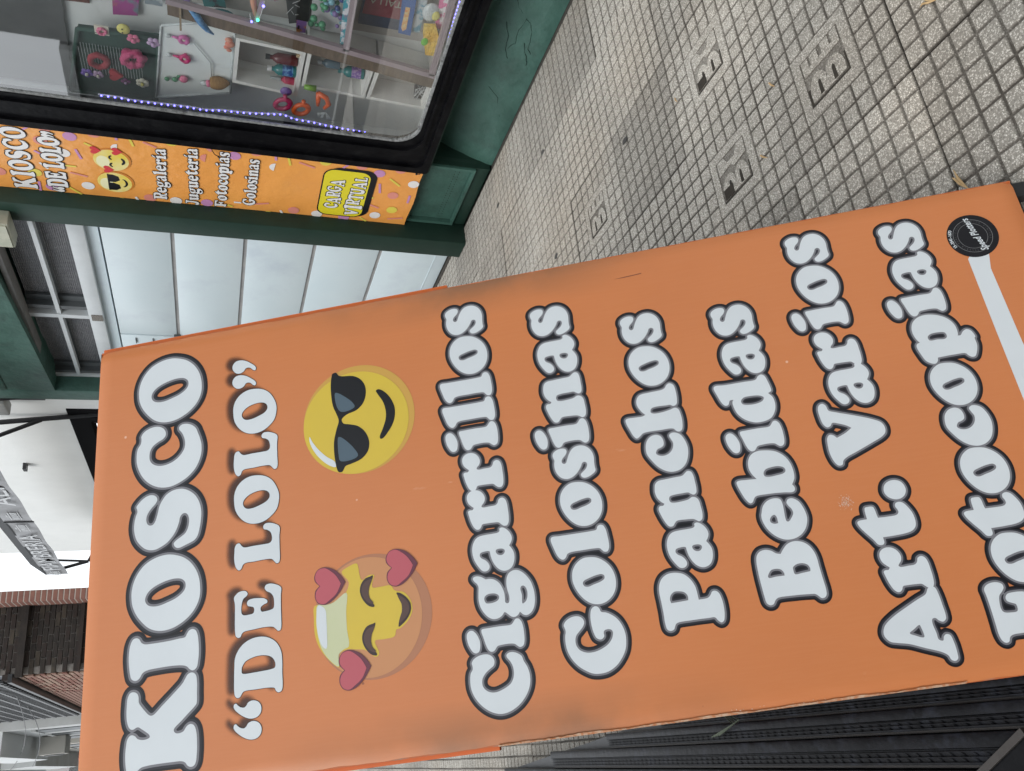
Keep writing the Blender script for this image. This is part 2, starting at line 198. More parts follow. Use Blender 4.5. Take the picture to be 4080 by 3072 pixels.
G={"K":[[[-404,621],[-280,615],[-157,592],[-108,549],[-104,505],[-125,459],[-168,418],[-196,339],[-194,250],[-171,201],[-136,208],[-79,276],[-32,345],[5,402],[5,442],[-18,491],[-13,536],[27,577],[109,609],[220,625],[359,625],[488,613],[558,571],[566,503],[531,444],[473,419],[391,411],[326,369],[243,298],[175,229],[157,183],[168,139],[288,-4],[434,-180],[592,-357],[656,-401],[721,-446],[746,-502],[734,-558],[686,-598],[588,-614],[427,-615],[250,-610],[205,-575],[111,-465],[9,-345],[-93,-224],[-131,-220],[-167,-259],[-170,-337],[-148,-391],[-90,-435],[-58,-489],[-67,-545],[-109,-584],[-200,-612],[-383,-625],[-526,-621],[-637,-606],[-690,-574],[-702,-519],[-677,-465],[-624,-421],[-599,-355],[-593,-202],[-591,18],[-598,237],[-618,346],[-667,405],[-720,442],[-746,496],[-716,552],[-646,588],[-529,612]]],"I":[[[-124,620],[0,632],[123,630],[244,610],[325,565],[341,504],[316,454],[254,411],[218,348],[210,204],[212,-70],[226,-274],[236,-382],[287,-416],[337,-456],[351,-517],[321,-572],[248,-606],[122,-625],[-26,-632],[-159,-623],[-276,-598],[-318,-551],[-319,-511],[-289,-464],[-247,-423],[-219,-349],[-203,-214],[-200,56],[-216,299],[-249,373],[-315,418],[-351,464],[-349,525],[-312,574],[-236,600]]],"O":[[[-49,630],[79,635],[236,605],[403,521],[542,381],[625,185],[646,-12],[614,-175],[542,-337],[413,-481],[228,-589],[20,-635],[-175,-627],[-340,-559],[-477,-438],[-586,-265],[-642,-92],[-646,100],[-584,277],[-461,421],[-306,541],[-160,608]],[[70,-370],[128,-351],[180,-289],[202,-200],[199,-75],[165,84],[110,225],[31,330],[-60,375],[-134,364],[-188,315],[-217,234],[-220,110],[-183,-48],[-138,-188],[-62,-310],[0,-358]]],"C":[[[400,553],[453,559],[531,509],[584,414],[606,292],[587,187],[529,107],[453,70],[385,78],[334,128],[297,214],[229,316],[145,369],[45,383],[-42,369],[-109,323],[-155,253],[-181,150],[-171,13],[-119,-123],[-21,-241],[94,-308],[212,-315],[320,-287],[406,-243],[465,-198],[518,-198],[557,-249],[554,-353],[505,-458],[432,-528],[348,-563],[229,-607],[104,-637],[-48,-638],[-193,-601],[-346,-518],[-472,-384],[-560,-216],[-606,-48],[-598,122],[-532,294],[-406,451],[-245,560],[-65,627],[89,638],[223,620],[316,563]]],"S":[[[328,610],[362,590],[436,520],[491,433],[512,344],[498,277],[451,221],[395,208],[336,239],[273,304],[198,368],[120,404],[47,407],[-20,383],[-50,338],[-47,283],[-1,241],[78,210],[179,185],[281,161],[379,108],[468,33],[521,-66],[540,-176],[525,-298],[462,-420],[371,-520],[264,-586],[152,-625],[24,-641],[-111,-633],[-242,-612],[-370,-576],[-443,-517],[-480,-432],[-511,-335],[-540,-228],[-527,-174],[-485,-136],[-443,-129],[-399,-172],[-350,-257],[-292,-343],[-207,-390],[-106,-411],[-11,-404],[52,-370],[73,-327],[62,-278],[15,-240],[-75,-220],[-164,-189],[-250,-147],[-333,-84],[-412,1],[-467,108],[-502,215],[-499,313],[-461,412],[-385,502],[-280,582],[-159,625],[-42,641],[62,634],[154,615],[234,587],[277,592]]],"D":[[[10,415],[175,401],[280,351],[380,257],[446,117],[460,-53],[433,-175],[360,-296],[265,-370],[147,-412],[7,-420],[-157,-415],[-375,-415],[-440,-395],[-460,-342],[-427,-298],[-384,-277],[-365,-187],[-363,39],[-369,251],[-404,289],[-448,320],[-458,365],[-423,406],[-347,420],[-155,420]],[[-49,288],[19,277],[95,222],[137,122],[159,-1],[152,-123],[114,-229],[47,-285],[-18,-301],[-64,-288],[-83,-224],[-93,-42],[-97,110],[-96,247],[-80,281]]],"Q1":[[[76,238],[115,226],[124,196],[93,166],[61,121],[46,61],[68,23],[117,-15],[138,-91],[118,-166],[71,-217],[8,-238],[-64,-225],[-117,-176],[-138,-101],[-127,-12],[-85,78],[-20,167],[33,219]]],"Q2":[[[-8,235],[63,222],[121,169],[134,73],[101,-32],[30,-136],[-40,-213],[-89,-235],[-126,-212],[-107,-169],[-62,-126],[-45,-74],[-55,-30],[-102,5],[-134,67],[-128,145],[-76,206]]],"O.thin":[[[13,420],[151,415],[282,363],[386,258],[439,119],[437,-36],[397,-173],[310,-291],[180,-373],[32,-420],[-105,-413],[-234,-371],[-337,-275],[-409,-156],[-439,-20],[-424,115],[-365,233],[-262,333],[-129,400]],[[-52,254],[14,237],[87,159],[134,38],[147,-99],[123,-192],[65,-242],[-4,-241],[-64,-188],[-112,-77],[-148,60],[-150,162],[-119,221]]],"L":[[[-43,416],[38,407],[91,373],[96,323],[42,281],[11,231],[13,72],[12,-129],[19,-229],[62,-272],[137,-273],[208,-250],[255,-192],[276,-134],[324,-118],[369,-153],[374,-237],[348,-320],[304,-395],[262,-422],[113,-411],[-87,-409],[-301,-407],[-347,-385],[-353,-347],[-308,-304],[-268,-264],[-255,-156],[-260,43],[-266,226],[-293,265],[-354,294],[-374,336],[-330,385],[-243,413],[-142,422]]],"E":[[[259,426],[300,402],[346,338],[357,259],[341,204],[296,178],[256,205],[226,253],[164,280],[79,294],[-17,290],[-50,256],[-55,155],[-42,85],[2,65],[54,75],[75,122],[93,176],[137,194],[184,167],[202,88],[196,-21],[177,-115],[135,-169],[99,-168],[78,-113],[42,-57],[0,-49],[-36,-67],[-40,-126],[-27,-235],[-5,-279],[95,-292],[185,-279],[250,-234],[298,-157],[346,-130],[395,-151],[410,-230],[384,-323],[340,-401],[302,-426],[194,-415],[-24,-410],[-168,-411],[-339,-406],[-386,-387],[-391,-349],[-354,-311],[-316,-266],[-298,-120],[-308,66],[-324,252],[-354,291],[-401,315],[-410,354],[-380,395],[-309,410],[-50,411],[154,410]]],"C.list":[[[344,424],[393,396],[440,311],[455,207],[439,129],[391,73],[325,55],[265,77],[226,139],[169,219],[102,272],[42,288],[-26,281],[-84,238],[-124,165],[-131,76],[-96,-51],[-38,-158],[38,-213],[129,-234],[224,-226],[302,-192],[355,-154],[393,-147],[425,-185],[429,-253],[400,-328],[349,-389],[272,-412],[182,-455],[75,-479],[-28,-476],[-137,-444],[-251,-373],[-350,-272],[-424,-141],[-455,-26],[-451,83],[-400,210],[-314,321],[-189,418],[-58,470],[78,479],[190,459],[258,417],[306,417]]],"i":[[[134,333],[142,235],[145,29],[146,-154],[179,-192],[222,-232],[224,-278],[182,-318],[92,-340],[-37,-343],[-143,-331],[-198,-306],[-217,-253],[-190,-211],[-159,-176],[-143,-105],[-142,20],[-156,112],[-194,145],[-222,177],[-224,223],[-194,259],[-121,290],[2,320],[103,343]],[[51,592],[103,578],[136,540],[137,488],[95,441],[36,408],[-54,384],[-139,392],[-199,418],[-216,466],[-197,509],[-138,548],[-59,579]]],"g":[[[327,491],[356,471],[362,420],[344,355],[316,313],[291,277],[291,277],[291,216],[268,140],[209,70],[127,25],[27,-1],[-58,-1],[-110,2],[-134,-14],[-134,-52],[-89,-71],[-15,-73],[72,-57],[170,-53],[264,-71],[333,-113],[368,-184],[365,-262],[321,-334],[246,-401],[152,-454],[41,-483],[-67,-491],[-181,-479],[-281,-443],[-345,-385],[-367,-316],[-349,-264],[-319,-236],[-300,-216],[-300,-216],[-347,-177],[-368,-120],[-352,-67],[-308,-18],[-277,16],[-269,37],[-269,37],[-320,82],[-352,152],[-353,228],[-315,301],[-237,368],[-135,417],[-26,434],[90,424],[185,413],[242,434],[280,469]],[[-24,340],[17,327],[47,279],[53,211],[42,146],[10,100],[-28,92],[-67,116],[-91,174],[-99,263],[-86,317]],[[56,-272],[96,-292],[102,-326],[70,-360],[3,-378],[-70,-372],[-130,-349],[-167,-311],[-178,-277],[-140,-273],[-46,-284]]],"a":[[[341,-153],[358,-189],[338,-244],[277,-304],[199,-339],[143,-341],[90,-319],[41,-282],[41,-282],[-21,-321],[-91,-346],[-178,-343],[-262,-317],[-321,-276],[-355,-210],[-358,-143],[-322,-69],[-253,-11],[-165,29],[-85,47],[-7,54],[-7,54],[3,81],[2,149],[-15,214],[-57,230],[-99,207],[-142,144],[-198,100],[-255,85],[-301,107],[-323,155],[-311,209],[-238,268],[-131,323],[-28,346],[72,345],[157,319],[228,270],[263,209],[275,105],[276,-31],[284,-123],[307,-151]],[[-22,-45],[3,-60],[12,-112],[3,-167],[-24,-197],[-56,-193],[-90,-161],[-96,-115],[-72,-67]]],"r":[[[214,339],[281,320],[330,262],[342,179],[314,101],[247,45],[174,28],[108,50],[68,89],[42,104],[42,104],[23,78],[24,-38],[30,-142],[64,-181],[118,-205],[140,-260],[113,-308],[45,-334],[-71,-341],[-197,-340],[-296,-324],[-342,-289],[-341,-238],[-310,-197],[-271,-156],[-261,-72],[-258,54],[-264,123],[-311,152],[-339,189],[-335,229],[-292,270],[-194,310],[-88,333],[-12,341],[7,316],[9,258],[41,237],[41,237],[69,269],[129,320]]],"s":[[[184,345],[231,324],[275,249],[284,170],[263,110],[218,96],[164,121],[108,181],[62,206],[27,198],[9,169],[23,136],[84,106],[161,67],[235,12],[279,-63],[282,-172],[238,-260],[158,-321],[60,-345],[-56,-337],[-140,-336],[-174,-340],[-212,-323],[-251,-265],[-284,-184],[-284,-123],[-257,-88],[-214,-82],[-180,-120],[-133,-179],[-73,-213],[-30,-206],[-12,-177],[-24,-137],[-77,-108],[-150,-54],[-205,6],[-248,81],[-259,166],[-222,255],[-142,316],[-54,341],[30,340],[95,327],[141,341]]],"o":[[[77,344],[203,318],[305,246],[373,131],[378,8],[349,-112],[269,-225],[163,-304],[41,-342],[-73,-344],[-181,-316],[-281,-251],[-351,-152],[-378,-44],[-359,75],[-296,174],[-182,267],[-40,329]],[[-19,186],[17,162],[49,75],[78,-50],[80,-142],[49,-176],[2,-166],[-34,-98],[-61,11],[-84,105],[-69,164]]],"l":[[[119,469],[155,445],[155,317],[153,15],[155,-226],[165,-302],[215,-330],[235,-370],[219,-421],[152,-453],[38,-466],[-89,-469],[-165,-456],[-213,-421],[-208,-369],[-174,-336],[-145,-310],[-133,-222],[-132,-28],[-135,167],[-155,229],[-204,261],[-235,305],[-222,348],[-163,395],[-45,435]]],"G":[[[285,467],[335,437],[383,362],[400,270],[384,194],[336,145],[281,138],[222,170],[166,229],[110,288],[40,316],[-45,313],[-114,274],[-153,214],[-176,140],[-174,30],[-142,-85],[-93,-182],[-28,-248],[41,-282],[93,-285],[124,-258],[132,-198],[117,-157],[81,-143],[39,-144],[1,-110],[-4,-70],[25,-20],[92,8],[190,25],[298,29],[393,19],[476,-12],[506,-62],[500,-105],[469,-134],[411,-157],[388,-231],[334,-322],[258,-397],[144,-454],[24,-477],[-91,-469],[-212,-434],[-326,-359],[-425,-255],[-490,-124],[-506,-1],[-491,116],[-433,226],[-346,333],[-219,423],[-87,469],[41,477],[125,467],[186,449],[241,457]]],"n":[[[220,336],[300,312],[343,258],[353,134],[361,-29],[368,-151],[401,-199],[431,-245],[415,-302],[348,-328],[232,-334],[109,-332],[50,-316],[26,-271],[48,-226],[74,-192],[77,-92],[73,49],[56,116],[12,137],[-38,121],[-56,65],[-53,-66],[-39,-168],[-9,-234],[-24,-291],[-76,-330],[-179,-341],[-321,-341],[-397,-315],[-418,-267],[-392,-224],[-371,-189],[-356,-63],[-357,85],[-387,121],[-431,160],[-428,218],[-364,265],[-224,317],[-119,337],[-77,309],[-73,248],[-45,228],[-45,228],[-7,275],[63,322],[149,342]]],"P":[[[187,471],[288,447],[375,390],[431,290],[433,157],[393,41],[301,-46],[180,-100],[49,-111],[-29,-113],[-29,-113],[-21,-258],[12,-303],[66,-346],[67,-398],[26,-441],[-63,-465],[-192,-471],[-324,-454],[-396,-426],[-416,-387],[-384,-343],[-328,-304],[-323,-210],[-320,48],[-332,293],[-372,327],[-419,354],[-433,409],[-405,455],[-310,471],[-158,467],[14,469]],[[36,328],[101,302],[144,241],[140,154],[112,81],[54,44],[-13,49],[-13,49],[-18,160],[-21,318],[-21,318]]],"c":[[[168,338],[260,300],[323,227],[339,132],[304,63],[221,30],[136,43],[102,97],[86,151],[22,191],[-21,156],[-43,74],[-17,-23],[57,-96],[150,-122],[220,-99],[289,-81],[325,-123],[325,-182],[277,-266],[156,-325],[23,-345],[-123,-316],[-240,-255],[-318,-151],[-339,-28],[-309,80],[-226,191],[-91,286],[39,345]]],"h":[[[-93,469],[-68,445],[-69,281],[-69,172],[-49,120],[-49,120],[12,171],[140,229],[240,219],[317,155],[336,-13],[347,-235],[371,-295],[418,-331],[442,-391],[395,-450],[274,-467],[129,-459],[46,-435],[22,-375],[52,-327],[55,-260],[61,-70],[39,2],[-21,22],[-52,-21],[-53,-184],[-32,-310],[-13,-395],[-42,-444],[-133,-466],[-277,-469],[-414,-436],[-442,-390],[-425,-340],[-374,-296],[-362,-70],[-368,215],[-414,278],[-441,336],[-395,382],[-273,428],[-166,463]]],"B":[[[248,459],[323,433],[376,377],[392,286],[367,205],[312,132],[293,67],[293,67],[355,17],[430,-71],[457,-181],[430,-296],[363,-382],[267,-435],[159,-458],[3,-461],[-169,-467],[-340,-473],[-414,-462],[-454,-426],[-457,-375],[-422,-342],[-385,-301],[-372,-211],[-357,39],[-358,260],[-385,309],[-445,357],[-451,410],[-414,452],[-320,464],[-166,470],[41,473]],[[-22,340],[64,278],[79,205],[58,124],[0,87],[-42,89],[-42,89],[-40,217],[-44,329]],[[63,-69],[98,-126],[105,-214],[72,-291],[16,-319],[-34,-311],[-34,-311],[-42,-193],[-45,-73],[12,-62]]],"e":[[[137,332],[249,282],[324,187],[341,67],[313,-5],[239,-25],[100,-20],[26,-15],[-51,-23],[-57,-56],[-3,-113],[63,-153],[132,-143],[192,-106],[244,-91],[293,-125],[298,-194],[238,-276],[129,-325],[-13,-347],[-93,-335],[-209,-279],[-300,-178],[-341,-47],[-325,88],[-247,209],[-125,302],[17,347],[100,345]],[[13,228],[64,190],[78,139],[43,116],[-60,114],[-60,114],[-61,173],[-30,223]]],"b":[[[-46,465],[-25,435],[-29,287],[-40,136],[-40,136],[48,191],[156,221],[278,201],[372,135],[416,26],[408,-112],[366,-260],[272,-376],[146,-443],[-2,-465],[-123,-451],[-219,-392],[-219,-392],[-270,-418],[-320,-409],[-343,-370],[-326,-229],[-312,1],[-321,218],[-361,256],[-406,286],[-416,328],[-350,381],[-220,430],[-102,462]],[[37,6],[92,-37],[115,-141],[112,-258],[71,-336],[18,-343],[-16,-305],[-33,-184],[-37,-65],[-16,-1]]],"d":[[[309,467],[343,435],[334,279],[333,-35],[337,-253],[388,-301],[412,-355],[381,-408],[269,-442],[108,-463],[89,-453],[63,-399],[63,-399],[-20,-456],[-151,-467],[-272,-430],[-372,-347],[-412,-220],[-407,-79],[-334,70],[-228,165],[-104,208],[13,211],[47,186],[47,186],[45,247],[-25,287],[-34,337],[19,385],[172,436]],[[0,70],[55,16],[64,-117],[43,-256],[2,-311],[-52,-281],[-85,-178],[-84,-35],[-55,54]]],"A":[[[-15,473],[79,424],[182,282],[287,70],[382,-139],[445,-282],[524,-339],[544,-391],[520,-440],[414,-464],[254,-471],[118,-474],[53,-460],[20,-410],[41,-360],[85,-318],[80,-272],[16,-253],[-120,-267],[-220,-274],[-243,-329],[-187,-357],[-160,-398],[-178,-448],[-280,-471],[-433,-472],[-518,-458],[-544,-411],[-522,-363],[-458,-339],[-406,-278],[-308,-43],[-226,154],[-187,321],[-157,413],[-82,470]],[[-78,106],[-29,29],[20,-64],[-15,-76],[-156,-83],[-160,-55],[-121,34]]],"t":[[[84,431],[108,406],[115,272],[115,272],[268,268],[298,252],[304,212],[295,136],[251,118],[145,109],[112,103],[112,103],[107,-43],[114,-183],[148,-220],[188,-220],[248,-199],[294,-217],[309,-271],[287,-326],[210,-380],[99,-424],[-22,-431],[-99,-411],[-154,-357],[-183,-264],[-196,-78],[-197,114],[-197,114],[-283,118],[-308,145],[-309,184],[-292,217],[-213,264],[-88,352],[17,415]]],"dot":[[[35,161],[104,126],[149,51],[153,-44],[111,-126],[30,-164],[-43,-161],[-117,-113],[-153,-33],[-148,43],[-102,123],[-30,164]]],"V":[[[458,473],[522,435],[535,377],[491,335],[405,314],[350,200],[238,-90],[139,-318],[59,-443],[-27,-477],[-115,-461],[-172,-398],[-252,-208],[-360,74],[-421,237],[-466,302],[-531,334],[-535,394],[-475,441],[-334,477],[-165,475],[-55,453],[-7,402],[-29,343],[-77,303],[-77,303],[-18,149],[49,36],[49,36],[99,97],[154,210],[183,309],[134,354],[125,409],[187,457],[318,477]]],"F":[[[350,429],[401,390],[432,306],[428,216],[390,154],[337,150],[286,189],[238,241],[167,268],[39,280],[-5,258],[-24,164],[-19,72],[15,52],[15,52],[81,57],[106,103],[143,163],[190,170],[240,131],[254,35],[242,-107],[200,-202],[142,-218],[103,-169],[55,-116],[-16,-101],[-16,-101],[-20,-253],[0,-368],[-25,-413],[-155,-430],[-297,-407],[-397,-353],[-396,-283],[-335,-233],[-326,-75],[-328,76],[-333,232],[-361,287],[-420,319],[-432,364],[-399,407],[-305,430],[-160,427],[78,422],[265,425]]],"p":[[[251,458],[349,408],[422,304],[441,157],[397,-17],[303,-152],[167,-226],[8,-227],[-21,-213],[-21,-213],[-25,-258],[31,-310],[62,-378],[32,-437],[-95,-477],[-106,-461],[-245,-457],[-374,-409],[-431,-367],[-432,-316],[-393,-267],[-353,-239],[-341,-60],[-343,104],[-346,207],[-346,207],[-401,224],[-441,267],[-436,316],[-374,400],[-254,446],[-96,477],[-49,455],[-33,405],[-33,405],[35,443],[146,468]],[[38,256],[81,208],[94,76],[68,-32],[-9,-43],[-40,1],[-30,114],[-24,240]]]}
INST=[["K",100.2,1583.2],["I",210.1,1582.1],["O",315.1,1581.1],["S",442.3,1580.4],["C",564.1,1580.8],["O",695.1,1581.0],["Q1",71.7,1434.5],["Q1",103.2,1434.1],["D",169.6,1414.8],["E",259.9,1413.5],["L",369.0,1412.9],["O.thin",452.8,1412.4],["L",538.1,1412.5],["O.thin",621.0,1412.7],["Q2",684.7,1432.6],["Q2",715.5,1432.2],["C.list",90.1,1014.6],["i",160.5,1001.4],["g",222.8,991.0],["a",297.1,1001.2],["r",369.3,1001.4],["r",436.3,1002.1],["i",498.9,1002.0],["l",545.2,1014.7],["l",592.2,1014.4],["o",654.8,1002.6],["s",724.3,1003.0],["G",133.0,855.8],["o",223.9,843.2],["l",287.8,856.3],["o",350.9,843.8],["s",422.4,844.4],["i",475.9,845.0],["n",542.0,843.7],["a",624.2,843.9],["s",690.9,846.8],["P",173.2,697.0],["h",490.2,698.9],["a",254.4,683.5],["n",333.4,686.1],["c",413.2,686.8],["o",572.6,687.9],["s",644.4,688.8],["B",191.4,539.3],["e",274.9,526.7],["b",348.8,540.9],["i",414.2,529.3],["d",480.2,542.1],["a",561.0,527.7],["s",628.9,530.2],["A",85.1,379.1],["r",171.9,367.1],["t",241.9,376.2],["dot",292.5,349.6],["V",398.5,383.1],["a",476.9,368.2],["r",543.5,371.9],["i",607.2,372.6],["o",667.9,372.9],["s",739.5,373.3],["F",88.8,224.3],["t",231.0,216.8],["i",599.5,212.6],["a",659.4,210.7],["s",727.0,212.8],["o",163.3,206.0],["o",300.8,208.1],["c",374.7,208.1],["o",448.5,209.6],["p",532.0,199.3]]
EM={"coolbig":{"c":[570.9,1215.9],"rt":103.9,"rs":103.3},"coolin":{"c":[565.5,1221.7],"rt":98.5,"rs":96.9},"glasses":[[6667,12605],[6675,12533],[6600,12476],[6550,12215],[6461,12079],[6309,11998],[6122,12001],[5969,12071],[5869,12197],[5827,12359],[5781,12442],[5736,12478],[5660,12449],[5622,12332],[5560,12177],[5416,12048],[5227,11993],[5056,12034],[4940,12158],[4883,12337],[4854,12456],[4762,12520],[4769,12588],[4903,12629],[5144,12651],[5361,12640],[5572,12583],[5726,12534],[5855,12567],[6031,12628],[6285,12651],[6494,12644],[6617,12622]],"lens1":[[6274,12571],[6267,12525],[6175,12399],[6047,12266],[5945,12218],[5891,12315],[5889,12475],[5951,12532],[6104,12574]],"lens2":[[5411,12558],[5410,12518],[5297,12391],[5158,12281],[5018,12212],[4976,12254],[4944,12412],[4968,12547],[5090,12570],[5250,12575]],"smile":[[6178,11803],[6201,11755],[6127,11641],[5973,11534],[5799,11479],[5657,11484],[5504,11532],[5344,11642],[5247,11747],[5254,11786],[5301,11792],[5420,11734],[5608,11661],[5769,11649],[5939,11685],[6122,11781]],"shine":[[5518,13094],[5413,13048],[5255,12946],[5090,12796],[4965,12645],[4869,12635],[4927,12765],[5094,12934],[5272,13045],[5442,13101]],"loveshadow":{"c":[222.6,1214.5],"rt":101.2,"rs":101.1},"loveface":{"c":[221.1,1220.4],"rt":90.3,"rs":98.0},"yellow":[[2316,13155],[2511,13140],[2528,13051],[2497,12904],[2554,12754],[2632,12602],[2819,12517],[3009,12633],[3082,12512],[3114,12361],[3035,12334],[2953,12328],[2826,12290],[2887,12164],[2877,12069],[2797,12096],[2679,12115],[2667,11969],[2663,11802],[2573,11737],[2521,11585],[2388,11483],[2209,11464],[2065,11542],[1952,11694],[1942,11757],[1842,11795],[1819,11971],[1813,12131],[1605,12073],[1561,12133],[1694,12307],[1726,12469],[1746,12612],[1681,12760],[1483,12761],[1619,12928],[1840,13083],[2041,13147]],"cream":[[2523,13083],[2507,12946],[2531,12797],[2657,12569],[2353,12591],[2060,12593],[1789,12579],[1749,12674],[1680,12756],[1496,12766],[1632,12927],[1815,13043],[2074,13103],[2309,13107]],"white":[[2517,13068],[2491,13000],[2424,12946],[2246,12938],[2051,12939],[1804,12960],[1852,13030],[2093,13102],[2348,13108]],"heartd":[[2838,12573],[2838,12573],[2960,12647],[3076,12768],[3135,12926],[3112,13045],[3011,13114],[2918,13107],[2832,13030],[2832,13030],[2766,13104],[2648,13120],[2551,13071],[2510,12967],[2543,12839],[2674,12684]],"hearti":[[2820,12654],[2820,12654],[2963,12732],[3079,12854],[3123,12937],[3098,13046],[2998,13100],[2915,13086],[2829,13015],[2829,13015],[2753,13087],[2646,13105],[2559,13060],[2524,12966],[2580,12858],[2671,12737]],"heartoff":[[0,0],[118,-1266],[-1405,-355]],"eye":[[2863,12138],[2873,12095],[2818,12105],[2725,12154],[2590,12184],[2467,12161],[2380,12099],[2357,12107],[2379,12188],[2486,12285],[2632,12334],[2748,12310],[2837,12235]],"eyeoff":[[0,0],[-774,11]],"mouth":[[2529,11709],[2514,11648],[2437,11551],[2330,11488],[2213,11488],[2087,11560],[1997,11670],[1978,11713],[2069,11701],[2215,11642],[2352,11641],[2457,11684]],"sticker":{"c":[706.1,97.0],"rt":42.4,"rs":41.1},"ring1":{"c":[707.2,97.8],"rt":32.3,"rs":31.2},"ring2":{"c":[707.1,97.8],"rt":24.9,"rs":23.7},"stripe":[[6660,1152],[6660,1152],[6639,896],[6639,896],[5146,839],[5146,839],[3716,784],[3716,784],[1857,711],[1857,711],[1697,1004],[1697,1004],[3823,1132],[3823,1132],[5255,1152],[5255,1152]],"speed":[[[6705,836],[6705,836],[7437,1011],[7437,1011]],[[6892,1315],[6962,1343],[7041,1351],[7141,1338],[7227,1319]]]}
BN={"text":{"KIOSCO":[[50.9,2285.4],[516.0,2273.6],[46.8,2308.0],[56.0,2257.1]],"DELOLO":[[50.8,2140.8],[510.2,2131.9]],"Regaleria":[[66.3,1659.0],[479.5,1648.8]],"Jugueteria":[[46.8,1501.8],[510.2,1505.0]],"Fotocopias":[[50.3,1363.3],[510.6,1356.0]],"Golosinas":[[86.6,1220.3],[481.6,1213.8]],"CARGA":[[137.0,790.4],[395.9,790.2]],"VIRTUAL":[[89.5,682.3],[438.9,672.5]]},"love":[[345.9,1876.4],[331.1,1954.6],[360.9,1797.6],[432.3,1868.6],[261.5,1883.9]],"cool":[[171.9,1874.8],[157.6,1953.0],[185.8,1799.0],[249.4,1868.1],[91.9,1881.7]],"box":[[452.4,855.5],[481.4,643.5],[76.0,617.0],[91.3,848.1]],"boxd":[[488.9,809.3],[471.7,610.3],[102.2,607.2],[149.9,851.6]],"dots":[["l",[489.2,2039.9]],["p",[531.7,1936.0]],["w",[120.8,2002.3]],["y",[535.1,1600.6]],["p",[66.9,1718.1]],["w",[64.7,1592.1]],["l",[71.3,1439.2]],["l",[487.4,1311.7]],["p",[535.8,1210.5]],["w",[363.2,2082.5]],["y",[187.5,2228.1]],["p",[437.3,2168.3]],["w",[442.3,1840.7]],["y",[15.7,1852.8]],["p",[443.0,1442.4]],["l",[82.6,2167.2]],["p",[534.7,2138.3]],["p",[525.0,1413.9]],["w",[66.7,865.7]],["p",[78.6,991.9]],["w",[109.8,548.4]],["y",[175.2,464.7]],["p",[307.2,483.6]],["l",[481.0,588.9]],["p",[525.4,686.6]],["y",[525.9,872.1]],["p",[532.0,484.9]],["w",[424.6,394.4]],["l",[59.2,716.3]],["y",[18.0,1123.8]],["w",[435.0,1113.0]]],"strips":[["y",[545.1,1057.5,463.7,1041.5]],["l",[548.1,1117.9,490.1,1113.8]],["p",[496.5,1001.2,466.1,920.3]],["y",[449.4,528.4,395.5,463.5]],["l",[397.8,572.4,316.8,557.7]],["p",[205.4,600.0,180.3,539.8]],["w",[66.7,1060.9,16.5,1040.3]],["p",[87.9,472.9,108.1,390.1]],["y",[74.3,627.3,43.8,586.9]],["l",[492.2,781.0,522.4,756.7]],["l",[323.3,393.0,253.5,392.1]],["y",[268.7,603.9,266.6,582.9]],["y",[552.6,1786.2,469.8,1770.5]],["l",[550.4,1842.2,501.6,1841.0]],["y",[455.5,1983.8,434.6,1951.6]],["l",[401.5,2027.2,330.3,2008.9]],["p",[510.3,1727.0,480.4,1668.2]],["w",[270.9,2196.4,228.6,2165.3]],["y",[267.5,2087.0,267.0,2038.2]],["y",[96.1,2092.7,42.4,2039.7]],["w",[65.7,1786.8,3.4,1763.9]],["w",[6.4,2121.3,35.6,2077.6]],["p",[216.6,2071.8,195.5,1996.8]],["l",[357.7,2206.5,320.3,2159.9]],["y",[72.4,1335.1,59.7,1309.3]],["l",[118.6,2222.5,40.7,2226.2]],["p",[102.5,1195.3,120.5,1125.0]],["w",[100.6,1304.1,101.6,1265.9]],["l",[32.4,1974.5,-0.3,1974.9]],["l",[503.8,2228.5,536.4,2193.2]]]}
# ------------------------------------------------------------------ pavement with its square-pattern tiles
road = Geo().box((-8, -6, -.35), (-2.35, 60, -.14)).obj('road', mat('asphalt', (.05,.05,.05), (.07,.07,.068), 40, rough=.9, bump=.4, bscale=200)); props(road, kind='structure')
g = Geo(); g.add([(-300,-300,-.36),(300,-300,-.36),(300,300,-.36),(-300,300,-.36)], [(0,1,2,3)])
props(g.obj('ground', mat('far_ground', (.16,.155,.145), (.2,.19,.18), 2, rough=.9)), kind='structure')
kerb = Geo().box((-2.35, -6, -.3), (-2.2, 60, 0.0), bev=.012).obj('kerb', mat('kerb_concrete', (.3,.3,.29), (.38,.37,.36), 20, rough=.85)); props(kerb, kind='structure')

